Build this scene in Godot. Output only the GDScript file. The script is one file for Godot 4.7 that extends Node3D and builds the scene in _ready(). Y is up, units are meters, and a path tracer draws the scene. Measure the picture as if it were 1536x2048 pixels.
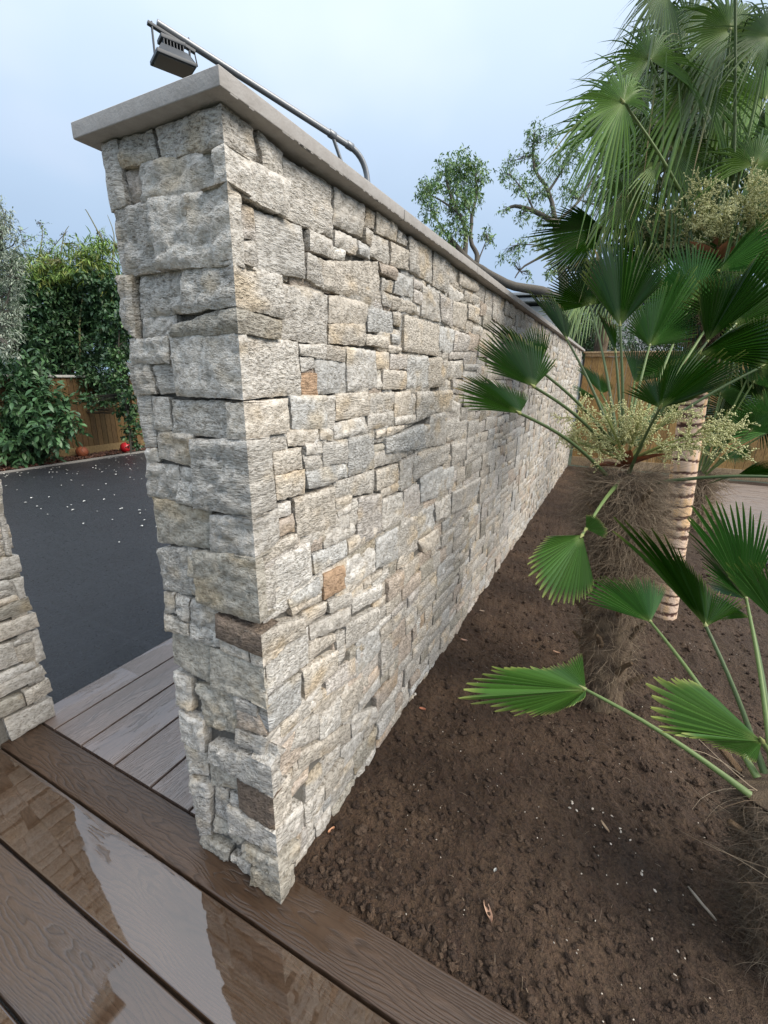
extends Node3D

# ---------------------------------------------------------------- small tools
var counts := {}
var stone_mats := []
var dark_frond: StandardMaterial3D
var fbm := FastNoiseLite.new()
var ridge := FastNoiseLite.new()
var soft := FastNoiseLite.new()


func numbered(p: Node, called: String) -> String:
	var key := "%d/%s" % [p.get_instance_id(), called]
	var n: int = counts.get(key, 0)
	counts[key] = n + 1
	return called if n == 0 else "%s_%03d" % [called, n]


func thing(called: String, label: String, category: String, where := Vector3.ZERO, group := "") -> Node3D:
	var o := Node3D.new()
	o.name = numbered(self, called)
	add_child(o)
	o.position = where
	o.set_meta("label", label)
	o.set_meta("category", category)
	if group != "":
		o.set_meta("group", group)
	return o


func setting(called: String, label: String, where := Vector3.ZERO) -> Node3D:
	var o := Node3D.new()
	o.name = numbered(self, called)
	add_child(o)
	o.position = where
	o.set_meta("kind", "structure")
	o.set_meta("label", label)
	o.set_meta("category", called.replace("_", " "))
	return o


func part(called: String, mesh: Mesh, mat: Material, parent: Node3D, where := Vector3.ZERO) -> MeshInstance3D:
	var o := MeshInstance3D.new()
	o.name = numbered(parent, called)
	o.mesh = mesh
	o.material_override = mat
	parent.add_child(o)
	o.position = where
	return o


func rng(s: int) -> RandomNumberGenerator:
	var r := RandomNumberGenerator.new()
	r.seed = s
	return r


class Build:
	var v := PackedVector3Array()
	var c := PackedColorArray()
	var t := PackedVector2Array()
	var ix := PackedInt32Array()

	func pt(p: Vector3, col := Color.WHITE, uv := Vector2.ZERO) -> int:
		v.append(p)
		c.append(col)
		t.append(uv)
		return v.size() - 1

	func tri(a: int, b: int, d: int) -> void:
		ix.append(a)
		ix.append(b)
		ix.append(d)

	func tri_out(a: int, b: int, d: int, out: Vector3) -> void:
		if (v[d] - v[a]).cross(v[b] - v[a]).dot(out) < 0.0:
			tri(a, d, b)
		else:
			tri(a, b, d)

	func quad_out(a: int, b: int, d: int, e: int, out: Vector3) -> void:
		tri_out(a, b, d, out)
		tri_out(a, d, e, out)

	# a sheet of points, rows x cols, already appended from index at
	func sheet(at: int, rows: int, cols: int, out: Vector3) -> void:
		var m := at + (rows >> 1) * cols + (cols >> 1)
		if (rows >> 1) >= rows - 1 or (cols >> 1) >= cols - 1:
			m = at
		var flip := (v[m + cols] - v[m]).cross(v[m + 1] - v[m]).dot(out) < 0.0
		for r in rows - 1:
			for k in cols - 1:
				var a := at + r * cols + k
				if flip:
					tri(a, a + cols, a + 1)
					tri(a + 1, a + cols, a + cols + 1)
				else:
					tri(a, a + 1, a + cols)
					tri(a + 1, a + cols + 1, a + cols)

	func tube(p: Array, r: Array, sides: int, col := Color.WHITE, cap := true) -> void:
		var n := p.size()
		var side := Vector3.ZERO
		var at := v.size()
		for i in n:
			var d: Vector3 = (p[mini(i + 1, n - 1)] - p[maxi(i - 1, 0)]).normalized()
			if i == 0:
				side = d.cross(Vector3(0.31, 0.2, 0.93)).normalized()
			else:
				side = (side - d * side.dot(d)).normalized()
			var up := d.cross(side)
			for k in sides + 1:
				var a := TAU * k / sides
				pt(p[i] + (side * cos(a) + up * sin(a)) * r[i], col, Vector2(float(k) / sides, i))
		for i in n - 1:
			for k in sides:
				var a := at + i * (sides + 1) + k
				var mid: Vector3 = (p[i] + p[i + 1]) * 0.5
				var o := v[a] - mid
				quad_out(a, a + 1, a + sides + 2, a + sides + 1, o)
		if cap:
			for e in [0, n - 1]:
				var m := pt(p[e], col)
				var o: Vector3 = (p[e] - p[1 if e == 0 else n - 2])
				for k in sides:
					tri_out(m, at + e * (sides + 1) + k, at + e * (sides + 1) + k + 1, o)

	func box(ctr: Vector3, half: Vector3, b := 0.004, basis := Basis.IDENTITY, col := Color.WHITE) -> void:
		var at := v.size()
		for sx in [-1, 1]:
			for sy in [-1, 1]:
				for sz in [-1, 1]:
					for ax in 3:
						var q := Vector3(sx * (half.x - b), sy * (half.y - b), sz * (half.z - b))
						q[ax] = [sx, sy, sz][ax] * half[ax]
						pt(ctr + basis * q, col, Vector2(q.x, q.z))
		var id := func(sx, sy, sz, ax): return at + (((sx + 1) >> 1) * 4 + ((sy + 1) >> 1) * 2 + ((sz + 1) >> 1)) * 3 + ax
		for s in [-1, 1]:
			quad_out(id.call(s, -1, -1, 0), id.call(s, 1, -1, 0), id.call(s, 1, 1, 0), id.call(s, -1, 1, 0), basis.x * s)
			quad_out(id.call(-1, s, -1, 1), id.call(1, s, -1, 1), id.call(1, s, 1, 1), id.call(-1, s, 1, 1), basis.y * s)
			quad_out(id.call(-1, -1, s, 2), id.call(1, -1, s, 2), id.call(1, 1, s, 2), id.call(-1, 1, s, 2), basis.z * s)
			for w in [-1, 1]:
				quad_out(id.call(s, w, -1, 0), id.call(s, w, 1, 0), id.call(s, w, 1, 1), id.call(s, w, -1, 1), basis.x * s + basis.y * w)
				quad_out(id.call(s, -1, w, 0), id.call(s, 1, w, 0), id.call(s, 1, w, 2), id.call(s, -1, w, 2), basis.x * s + basis.z * w)
				quad_out(id.call(-1, s, w, 1), id.call(1, s, w, 1), id.call(1, s, w, 2), id.call(-1, s, w, 2), basis.y * s + basis.z * w)
				for u in [-1, 1]:
					tri_out(id.call(s, w, u, 0), id.call(s, w, u, 1), id.call(s, w, u, 2), basis.x * s + basis.y * w + basis.z * u)

	func mesh() -> ArrayMesh:
		var n := PackedVector3Array()
		n.resize(v.size())
		for i in range(0, ix.size(), 3):
			var a := ix[i]
			var b := ix[i + 1]
			var d := ix[i + 2]
			var f := (v[d] - v[a]).cross(v[b] - v[a])
			n[a] += f
			n[b] += f
			n[d] += f
		for i in n.size():
			n[i] = n[i].normalized() if n[i].length_squared() > 1e-20 else Vector3.UP
		var arr := []
		arr.resize(Mesh.ARRAY_MAX)
		arr[Mesh.ARRAY_VERTEX] = v
		arr[Mesh.ARRAY_NORMAL] = n
		arr[Mesh.ARRAY_COLOR] = c
		arr[Mesh.ARRAY_TEX_UV] = t
		arr[Mesh.ARRAY_INDEX] = ix
		var m := ArrayMesh.new()
		m.add_surface_from_arrays(Mesh.PRIMITIVE_TRIANGLES, arr)
		return m


# ---------------------------------------------------------------- textures and materials
func noise_image(kind: int, freq: float, octaves: int, size: int, s: int, gain := 0.5, fractal := FastNoiseLite.FRACTAL_FBM) -> Image:
	var n := FastNoiseLite.new()
	n.noise_type = kind
	n.frequency = freq
	n.fractal_type = fractal
	n.fractal_octaves = octaves
	n.fractal_gain = gain
	n.seed = s
	return n.get_seamless_image(size, size, false, false, 0.12)


func gray(im: Image) -> PackedByteArray:
	im.convert(Image.FORMAT_L8)
	return im.get_data()


func tex(im: Image) -> ImageTexture:
	im.generate_mipmaps()
	return ImageTexture.create_from_image(im)


# colour texture from two gray layers: a ramp of stops [value, Color(sRGB)] read at a mix of both
func ramp_image(a: PackedByteArray, b: PackedByteArray, wb: float, size: int, lo: Color, mid: Color, hi: Color, contrast: float) -> Image:
	var lut := []
	for i in 256:
		var x := clampf((i / 255.0 - 0.5) * contrast + 0.5, 0.0, 1.0)
		lut.append(lo.lerp(mid, x * 2.0) if x < 0.5 else mid.lerp(hi, x * 2.0 - 1.0))
	var out := PackedByteArray()
	out.resize(size * size * 3)
	for i in size * size:
		var k: Color = lut[int(a[i] * (1.0 - wb) + b[i] * wb)]
		out[i * 3] = k.r8
		out[i * 3 + 1] = k.g8
		out[i * 3 + 2] = k.b8
	return Image.create_from_data(size, size, false, Image.FORMAT_RGB8, out)


func plain(col: Color, rough := 0.6, vertex := false) -> StandardMaterial3D:
	var m := StandardMaterial3D.new()
	m.albedo_color = col.linear_to_srgb()
	m.roughness = rough
	m.vertex_color_use_as_albedo = vertex
	return m


func triplanar(m: StandardMaterial3D, scale: Vector3) -> void:
	m.uv1_triplanar = true
	m.uv1_world_triplanar = true
	m.uv1_scale = scale


# one set of board pictures: colour, roughness, relief. wet_at tells how much standing water lies at (along 0..1, across 0..1)
func board_material(s: int, long_m: float, wide_m: float, pith: float, slope: float, wet_bias: float, wet_fn: Callable, base: Color, gloss := 0.075) -> StandardMaterial3D:
	var w := 1792
	var h := 160
	var warp := FastNoiseLite.new()
	warp.seed = s
	warp.frequency = 1.0
	warp.fractal_octaves = 2
	var fine := FastNoiseLite.new()
	fine.seed = s + 7
	fine.frequency = 1.0
	fine.fractal_octaves = 2
	var colour := PackedByteArray()
	colour.resize(w * h * 3)
	var rough := PackedByteArray()
	rough.resize(w * h)
	var relief := PackedByteArray()
	relief.resize(w * h)
	var dark := base * 0.26
	var light := base * 2.1
	for y in h:
		var across := (y + 0.5) / h
		var vm := across * wide_m
		for x in w:
			var along := (x + 0.5) / w
			var um := along * long_m
			var wob := warp.get_noise_2d(um * 1.3, vm * 5.0)
			var wob2 := fine.get_noise_2d(um * 5.0, vm * 22.0)
			var dx := vm - pith * wide_m + wob * 0.035
			var dz := 0.012 + absf(fposmod(um * slope + s * 0.013, 0.16) - 0.08) + wob2 * 0.006
			var ring := fposmod(sqrt(dx * dx + dz * dz) / 0.0085 + wob2 * 0.5, 1.0)
			var line := ring if ring < 0.78 else (1.0 - ring) * 3.5
			line = line * line
			var fibre := fine.get_noise_2d(um * 22.0, vm * 900.0) * 0.5 + 0.5
			var g := clampf(line * 0.7 + fibre * 0.45 - 0.08, 0.0, 1.0)
			var wet: float = wet_fn.call(along, across)
			wet = smoothstep(0.0, 1.0, clampf((wet + wet_bias + warp.get_noise_2d(um * 4.0 + 50.0, vm * 14.0) * 0.4 - g * 0.30) * 2.6, 0.0, 1.0))
			var k := light.lerp(dark, g * (1.0 - wet * 0.25))
			k = k * (1.0 + wob * 0.25)
			k = (k * lerpf(1.0, 0.9, wet)).linear_to_srgb()
			var i := y * w + x
			colour[i * 3] = k.r8
			colour[i * 3 + 1] = k.g8
			colour[i * 3 + 2] = k.b8
			rough[i] = int(clampf(lerpf(0.30 + 0.20 * fibre, 0.035, wet), 0.0, 1.0) * 255.0)
			relief[i] = int(clampf(lerpf(1.0 - g, 0.86, smoothstep(0.0, 0.55, wet)) , 0.0, 1.0) * 255.0)
	var m := StandardMaterial3D.new()
	m.albedo_texture = tex(Image.create_from_data(w, h, false, Image.FORMAT_RGB8, colour))
	m.roughness = 1.0
	m.roughness_texture = tex(Image.create_from_data(w, h, false, Image.FORMAT_L8, rough))
	m.heightmap_enabled = true
	m.heightmap_scale = 0.30
	m.heightmap_texture = tex(Image.create_from_data(w, h, false, Image.FORMAT_L8, relief))
	m.refraction_enabled = true
	m.refraction_scale = gloss
	m.metallic_specular = 0.7 if gloss > 0.055 else 0.5
	return m


# ---------------------------------------------------------------- stonework
func tone(code: String, r: RandomNumberGenerator) -> Color:
	var k: Color = {
		"g": Color(0.775, 0.74, 0.68), "m": Color(0.60, 0.565, 0.49), "t": Color(0.80, 0.74, 0.65), "w": Color(0.86, 0.835, 0.785), "b": Color(0.735, 0.735, 0.715),
		"p": Color(0.78, 0.735, 0.685), "r": Color(0.72, 0.625, 0.535), "o": Color(0.64, 0.44, 0.29), "d": Color(0.28, 0.215, 0.165),
	}[code]
	return k * r.randf_range(0.86, 1.12)


# one face of a rough stone: corners a (top left) b (top right) c (bottom right) d (bottom left), pushed along n; lean says which corner columns also lean along the other face
func stone_face(m: Build, a: Vector3, b: Vector3, c: Vector3, d: Vector3, n: Vector3, proud: float, col: Color, r: RandomNumberGenerator, cell: float, lean_l := Vector3.ZERO, lean_r := Vector3.ZERO) -> void:
	var wide := (a.distance_to(b) + c.distance_to(d)) * 0.5
	var high := (a.distance_to(d) + b.distance_to(c)) * 0.5
	var nx := clampi(int(wide / cell), 3, 26)
	var ny := clampi(int(high / cell), 3, 20)
	var at := m.v.size()
	var edge := minf(0.004, minf(wide, high) * 0.09)
	var tilt := Vector2(r.randf_range(-0.009, 0.009), r.randf_range(-0.008, 0.008))
	var ax := (b - a).normalized()
	var ay := (d - a).normalized()
	var stain := r.randf_range(-0.5, 0.5)
	var off := Vector3(r.randf() * 9.0, r.randf() * 9.0, r.randf() * 9.0)
	var rough := r.randf_range(0.6, 1.3) * (1.3 if n.z > 0.5 else 0.9)
	var rim: Array[Vector3] = []
	for j in ny + 1:
		# rows crowd towards the rim so that the arris stays narrow
		var tv := float(j) / ny
		for i in nx + 1:
			var tu := float(i) / nx
			var p := a.lerp(b, tu).lerp(d.lerp(c, tu), tv)
			var on_l := i == 0
			var on_r := i == nx
			var rim_u := minf(tu, 1.0 - tu) * wide
			if lean_l != Vector3.ZERO:
				rim_u = (1.0 - tu) * wide
			if lean_r != Vector3.ZERO:
				rim_u = tu * wide
			var rim_v := minf(tv, 1.0 - tv) * high
			var e := smoothstep(0.0, edge * 1.6, minf(rim_u, rim_v))
			var q := p + off
			var w1 := fbm.get_noise_3d(p.x * 9.0, p.y * 9.0, p.z * 9.0)
			var dz := fbm.get_noise_3d(q.x * 14.0, q.y * 20.0, q.z * 14.0) * 0.0095 * rough
			dz += ridge.get_noise_3d(q.x * 30.0, q.y * 55.0, q.z * 30.0) * 0.0055 * rough
			dz += tilt.x * (tu - 0.5) + tilt.y * (tv - 0.5)
			var push := proud - (1.0 - e) * (0.0045 + 0.004 * absf(w1)) + dz * (0.35 + 0.65 * e)
			# uneven outline
			var border := 1.0 - smoothstep(0.0, edge * 2.5, minf(rim_u, rim_v))
			var s1 := fbm.get_noise_3d(q.x * 26.0, q.y * 26.0, q.z * 26.0)
			var s2 := fbm.get_noise_3d(q.z * 31.0 + 4.0, q.x * 31.0, q.y * 31.0)
			p += ay * s1 * 0.0048 * border
			if not (on_l and lean_l != Vector3.ZERO) and not (on_r and lean_r != Vector3.ZERO):
				p += ax * s2 * 0.0042 * border
			if on_l and lean_l != Vector3.ZERO:
				var cn := fbm.get_noise_2d(p.y * 26.0, off.x * 0.0 + proud * 90.0) * 0.013
				p += n * (proud + cn) + lean_l * (proud + cn)
			elif on_r and lean_r != Vector3.ZERO:
				var cn := fbm.get_noise_2d(p.y * 26.0, off.x * 0.0 + proud * 90.0) * 0.013
				p += n * (proud + cn) + lean_r * (proud + cn)
			else:
				p += n * push
			var st := fbm.get_noise_3d(q.x * 5.0, q.y * 7.0, q.z * 5.0) + stain * 0.3
			var k := col * (1.0 + 0.22 * fbm.get_noise_3d(q.x * 17.0, q.y * 26.0, q.z * 17.0))
			if st > 0.2:
				k = k.lerp(Color(k.r * 1.03, k.g * 0.93, k.b * 0.78), minf(1.0, (st - 0.2) * 2.6))
			m.pt(p, k, Vector2(tu, tv))
			if j == 0 or j == ny or i == 0 or i == nx:
				rim.append(p)
	m.sheet(at, ny + 1, nx + 1, n)
	# the sides, running back into the wall
	var ring: Array[int] = []
	for i in nx + 1:
		ring.append(at + i)
	for j in range(1, ny + 1):
		ring.append(at + j * (nx + 1) + nx)
	for i in range(nx - 1, -1, -1):
		ring.append(at + ny * (nx + 1) + i)
	for j in range(ny - 1, 0, -1):
		ring.append(at + j * (nx + 1))
	var mid := (a + b + c + d) * 0.25
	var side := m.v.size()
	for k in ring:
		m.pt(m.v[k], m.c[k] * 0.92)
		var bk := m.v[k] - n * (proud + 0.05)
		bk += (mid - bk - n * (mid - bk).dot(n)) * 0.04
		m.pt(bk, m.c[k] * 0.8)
	var cnt := ring.size()
	for i in cnt:
		var j := (i + 1) % cnt
		if lean_l != Vector3.ZERO and ring[i] != at and (ring[i] - at) % (nx + 1) == 0 and (ring[j] - at) % (nx + 1) == 0:
			continue
		if lean_r != Vector3.ZERO and (ring[i] - at) % (nx + 1) == nx and (ring[j] - at) % (nx + 1) == nx:
			continue
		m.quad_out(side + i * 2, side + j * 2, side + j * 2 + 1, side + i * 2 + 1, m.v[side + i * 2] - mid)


func pick_tone(r: RandomNumberGenerator) -> String:
	return ["g", "g", "g", "g", "w", "b", "t", "t", "p", "g", "r", "m"][r.randi() % 12]


# splits a block of a course into stones, as a mason does
func split_block(x0: float, x1: float, y0: float, y1: float, r: RandomNumberGenerator, out: Array, depth := 0) -> void:
	var w := x1 - x0
	var h := y1 - y0
	var big := w * h > 0.022 or w > 0.30 or h > 0.20
	if (not big and r.randf() < (0.62 if depth > 0 else 0.5)) or depth > 3 or w * h < 0.006:
		out.append([x0, x1, y0, y1])
		return
	if h > 0.085 and (h > w * 0.7 or r.randf() < 0.45):
		var c := y0 + h * r.randf_range(0.36, 0.66)
		split_block(x0, x1, y0, c, r, out, depth + 1)
		split_block(x0, x1, c, y1, r, out, depth + 1)
	elif w > 0.10:
		var c := x0 + w * r.randf_range(0.34, 0.66)
		split_block(x0, c, y0, y1, r, out, depth + 1)
		split_block(c, x1, y0, y1, r, out, depth + 1)
	else:
		out.append([x0, x1, y0, y1])


func course_stones(from_u: float, to_u: float, low: float, high: float, s: int) -> Array:
	var r := rng(s)
	var out := []
	var y := low
	while y < high - 0.03:
		var h := r.randf_range(0.13, 0.23)
		if high - y - h < 0.09:
			h = high - y
		var x := from_u + r.randf_range(-0.2, 0.0)
		while x < to_u:
			var w := r.randf_range(0.24, 0.52)
			split_block(maxf(x, from_u), minf(x + w, to_u), y, y + h, r, out)
			x += w
		y += h
	return out


# ---------------------------------------------------------------- plants
func fan_leaf(hub: Vector3, tips: Array, kind: String, s: int) -> ArrayMesh:
	var r := rng(s)
	var m := Build.new()
	var arc := 0.0
	var spans := []
	for i in tips.size() - 1:
		var a: float = tips[i].distance_to(tips[i + 1]) / ((tips[i].length() + tips[i + 1].length()) * 0.5)
		spans.append(maxf(a, 0.02))
		arc += spans[i]
	var n := clampi(int(arc / 0.066), 14, 60)
	if kind == "c":
		n = clampi(int(arc / 0.085), 24, 60)
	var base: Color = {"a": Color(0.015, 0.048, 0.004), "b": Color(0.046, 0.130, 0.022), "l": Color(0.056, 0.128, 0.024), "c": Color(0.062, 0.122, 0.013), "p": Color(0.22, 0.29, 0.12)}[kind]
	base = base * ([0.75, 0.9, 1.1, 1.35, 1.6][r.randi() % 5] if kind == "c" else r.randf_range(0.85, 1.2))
	var split: float = {"a": 0.58, "b": 0.58, "l": 0.76, "c": 0.33, "p": 0.40}[kind]
	var droop: float = {"a": 0.02, "b": 0.03, "l": 0.0, "c": 0.40, "p": 0.25}[kind]
	var dirs := []
	for i in n + 1:
		var want := arc * i / n
		var k := 0
		while k < spans.size() - 1 and want > spans[k]:
			want -= spans[k]
			k += 1
		var f := clampf(want / spans[k], 0.0, 1.0)
		var p0: Vector3 = tips[maxi(k - 1, 0)]
		var p3: Vector3 = tips[mini(k + 2, tips.size() - 1)]
		var p1: Vector3 = tips[k]
		var p2: Vector3 = tips[k + 1]
		var d := p1.cubic_interpolate(p2, p0, p3, f)
		d = d.normalized() * lerpf(p1.length(), p2.length(), f)
		dirs.append(d)
	var stops := [0.03, 0.2, split * 0.75, split, lerpf(split, 1.0, 0.3), lerpf(split, 1.0, 0.6), 0.93, 1.0]
	for i in n:
		var da: Vector3 = dirs[i]
		var db: Vector3 = dirs[i + 1]
		var mid := (da + db) * 0.5
		var nor := da.cross(db).normalized()
		if nor == Vector3.ZERO:
			continue
		var len_k := r.randf_range(0.93, 1.04)
		var hang := droop * r.randf_range(0.4, 1.9)
		var twist := r.randf_range(-1.0, 1.0) * (0.07 if kind == "c" else 0.02)
		var col := base * r.randf_range(0.86, 1.16)
		var snapped := kind == "c" and r.randf() < 0.18
		var dry := r.randf() < (0.07 if kind == "c" else 0.03)
		var left := []
		var middle := []
		var right := []
		for q in stops.size():
			var f: float = stops[q]
			var out: float = clampf((f - split) / (1.0 - split), 0.0, 1.0)
			var keep: float = 1.0 - 0.12 * minf(out * 6.0, 1.0) - out * out * (0.46 if kind != "c" else 0.78)
			if q == stops.size() - 1:
				keep = 0.10 if kind == "c" or kind == "p" else 0.26
			var cen := mid * f * len_k
			var hw := (db - da) * 0.5 * f * keep
			# after the split the blade no longer widens
			if out > 0.0:
				hw = (db - da) * 0.5 * lerpf(f, split, minf(1.0, out * 1.3)) * keep
			var pleat := nor * hw.length() * (1.15 if kind != "c" else 0.7)
			var fall := Vector3(0, -1, 0) * mid.length() * hang * pow(out, 1.7)
			if snapped and out > 0.4:
				fall += Vector3(0, -1, 0) * mid.length() * (out - 0.4) * 0.8 - mid * (out - 0.4) * 0.5
			var swing := nor * twist * mid.length() * out
			cen += fall + swing
			var k := col
			if kind == "l" or kind == "a" or kind == "b":
				k = col.lerp(Color(0.34, 0.36, 0.10), smoothstep(0.86, 1.0, f) * (0.75 if kind == "l" else 0.35))
			k = k.lerp(Color(0.24, 0.30, 0.10), (1.0 - smoothstep(0.0, 0.16, f)) * 0.6)
			if kind == "c" or kind == "p":
				k = k.lerp(Color(0.30, 0.24, 0.13), smoothstep(0.93, 1.0, f) * 0.8)
			if dry:
				k = k.lerp(Color(0.30, 0.22, 0.11), smoothstep(0.60 if kind == "c" else 0.82, 0.97, f))
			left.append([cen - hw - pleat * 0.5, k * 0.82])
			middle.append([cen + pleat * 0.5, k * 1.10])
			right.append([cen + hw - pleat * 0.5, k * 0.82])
		# the two halves of a pleat meet in a sharp fold
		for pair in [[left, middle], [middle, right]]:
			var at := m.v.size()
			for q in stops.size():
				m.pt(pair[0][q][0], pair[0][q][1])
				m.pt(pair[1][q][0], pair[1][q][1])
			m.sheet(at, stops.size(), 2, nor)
	return m.mesh()


func petiole(hub: Vector3, foot: Vector3, rad: float, kind: String, sag := 0.04) -> ArrayMesh:
	var m := Build.new()
	var pts := []
	var rs := []
	var l := hub.distance_to(foot)
	for i in 9:
		var f := i / 8.0
		pts.append(foot.lerp(hub, f) + Vector3(0, sin(f * PI) * l * sag, 0))
		rs.append(rad * lerpf(1.7, 0.85, sqrt(f)))
	var k := Color(0.14, 0.20, 0.06) if kind != "a" else Color(0.075, 0.115, 0.04)
	m.tube(pts, rs, 6, k)
	# a small crest where the leaf starts
	m.tube([hub, hub + (hub - foot).normalized() * rad * 4.0], [rad * 1.25, rad * 0.3], 5, Color(0.26, 0.28, 0.10))
	return m.mesh()


func fibre_mass(foot: Vector3, top: Vector3, r0: float, r1: float, count: int, flare: float, length: float, s: int, fine := 0.0013, shade := 1.0) -> ArrayMesh:
	var r := rng(s)
	var m := Build.new()
	for i in count:
		var f := pow(r.randf(), 0.8)
		var a := r.randf() * TAU
		var out := Vector3(cos(a), 0, sin(a))
		var side := Vector3(-sin(a), 0, cos(a))
		var p := foot.lerp(top, f) + out * lerpf(r0, r1, f) * r.randf_range(0.75, 1.05)
		var d := (out * r.randf_range(0.3, 1.2) * flare + Vector3(0, r.randf_range(-0.5, 0.9), 0) + side * r.randf_range(-1.1, 1.1)).normalized()
		var l := length * r.randf_range(0.35, 1.25)
		var g := r.randf_range(0.6, 1.7)
		var k := Color(0.16, 0.105, 0.062).lerp(Color(0.52, 0.40, 0.27), pow(r.randf(), 1.8)) * r.randf_range(0.75, 1.1) * shade
		var curl := Vector3(r.randf_range(-1, 1), r.randf_range(-1, 1), r.randf_range(-1, 1)) * 0.55
		var w := fine * r.randf_range(0.6, 1.6)
		var at := m.v.size()
		for q in 6:
			var across := d.cross(Vector3(0.2, 0.5, 0.84)).normalized() * w * (1.0 - q * 0.15)
			m.pt(p - across, k)
			m.pt(p + across, k)
			p += d * l / 5.0
			d = (d + Vector3(0, -0.16 * g, 0) + curl * 0.5).normalized()
		m.sheet(at, 6, 2, out)
	return m.mesh()


func bumpy_trunk(foot: Vector3, top: Vector3, r0: float, r1: float, s: int) -> ArrayMesh:
	var r := rng(s)
	var m := Build.new()
	var rows := 40
	var sides := 28
	var at := m.v.size()
	for j in rows + 1:
		var f := float(j) / rows
		for i in sides + 1:
			var a := TAU * i / sides
			var out := Vector3(cos(a), 0, sin(a))
			var n := fbm.get_noise_3d(cos(a) * 5.0 + s, f * 18.0, sin(a) * 5.0)
			var scale := absf(fposmod(f * 11.0 + (0.5 if int(a / TAU * 7.0) % 2 == 0 else 0.0), 1.0) - 0.5)
			var rad := lerpf(r0, r1, f) * (1.0 + 0.22 * n + 0.14 * scale)
			m.pt(foot.lerp(top, f) + out * rad, Color(0.085, 0.058, 0.038).lerp(Color(0.23, 0.165, 0.105), clampf(n * 1.4 + 0.45, 0, 1)))
	m.sheet(at, rows + 1, sides + 1, Vector3(1, 0, 0))
	var cap := m.pt(top + Vector3(0, r1 * 0.5, 0), Color(0.1, 0.07, 0.04))
	for i in sides:
		m.tri_out(cap, at + rows * (sides + 1) + i, at + rows * (sides + 1) + i + 1, Vector3.UP)
	return m.mesh()


func flower_cluster(foot: Vector3, axis: Vector3, size: float, s: int, branches := 16) -> ArrayMesh:
	var r := rng(s)
	var m := Build.new()
	var stalk := []
	var p := foot
	var d := axis.normalized()
	for i in 7:
		stalk.append(p)
		p += d * size / 6.0
		d = (d + Vector3(0, -0.04, 0)).normalized()
	m.tube(stalk, [0.008, 0.0075, 0.007, 0.006, 0.005, 0.004, 0.002], 5, Color(0.26, 0.29, 0.09))
	for b in branches:
		var f := r.randf_range(0.22, 1.0)
		var at: Vector3 = stalk[0].lerp(stalk[6], f)
		var bd := (axis.normalized() * 0.7 + Vector3(r.randf_range(-1, 1), r.randf_range(-0.5, 0.8), r.randf_range(-1, 1))).normalized()
		var bl := size * r.randf_range(0.30, 0.52) * (1.2 - f * 0.45)
		var e := at + bd * bl + Vector3(0, -bl * 0.12, 0)
		m.tube([at, at.lerp(e, 0.5) + Vector3(0, bl * 0.06, 0), e], [0.0032, 0.0024, 0.0014], 4, Color(0.33, 0.34, 0.12), false)
		for t in 9:
			var g := r.randf_range(0.2, 1.0)
			var tp := at.lerp(e, g)
			var td := (bd * 0.6 + Vector3(r.randf_range(-1, 1), r.randf_range(-1, 1), r.randf_range(-1, 1))).normalized()
			var tl := r.randf_range(0.03, 0.065)
			m.tube([tp, tp + td * tl], [0.0013, 0.0009], 3, Color(0.40, 0.40, 0.17), false)
			for q in 7:
				var bp := tp + td * tl * (0.2 + 0.8 * q / 6.0) + Vector3(r.randf_range(-1, 1), r.randf_range(-1, 1), r.randf_range(-1, 1)) * 0.005
				var rad := r.randf_range(0.0022, 0.0042)
				var k := Color(0.60, 0.58, 0.29) * r.randf_range(0.75, 1.25)
				var o := m.v.size()
				for ax in [Vector3(1, 0, 0), Vector3(0, 0, 1), Vector3(-1, 0, 0), Vector3(0, 0, -1), Vector3(0, 1, 0), Vector3(0, -1, 0)]:
					m.pt(bp + ax * rad, k)
				for i in 4:
					m.tri_out(o + i, o + (i + 1) % 4, o + 4, m.v[o + i] + m.v[o + (i + 1) % 4] + m.v[o + 4] - bp * 3.0)
					m.tri_out(o + i, o + (i + 1) % 4, o + 5, m.v[o + i] + m.v[o + (i + 1) % 4] + m.v[o + 5] - bp * 3.0)
	return m.mesh()


func leaf_shape(long: float, wide: float) -> ArrayMesh:
	var m := Build.new()
	var rows := [[0.0, 0.05, 0.0], [0.3, 0.9, 0.05], [0.6, 0.85, 0.03], [0.85, 0.4, -0.05], [1.0, 0.03, -0.12]]
	var at := m.v.size()
	for q in rows:
		m.pt(Vector3(-wide * 0.5 * q[1], q[2] * long + wide * 0.10 * q[1], q[0] * long))
		m.pt(Vector3(0, q[2] * long, q[0] * long))
		m.pt(Vector3(wide * 0.5 * q[1], q[2] * long + wide * 0.10 * q[1], q[0] * long))
	m.sheet(at, rows.size(), 3, Vector3.UP)
	return m.mesh()


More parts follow.
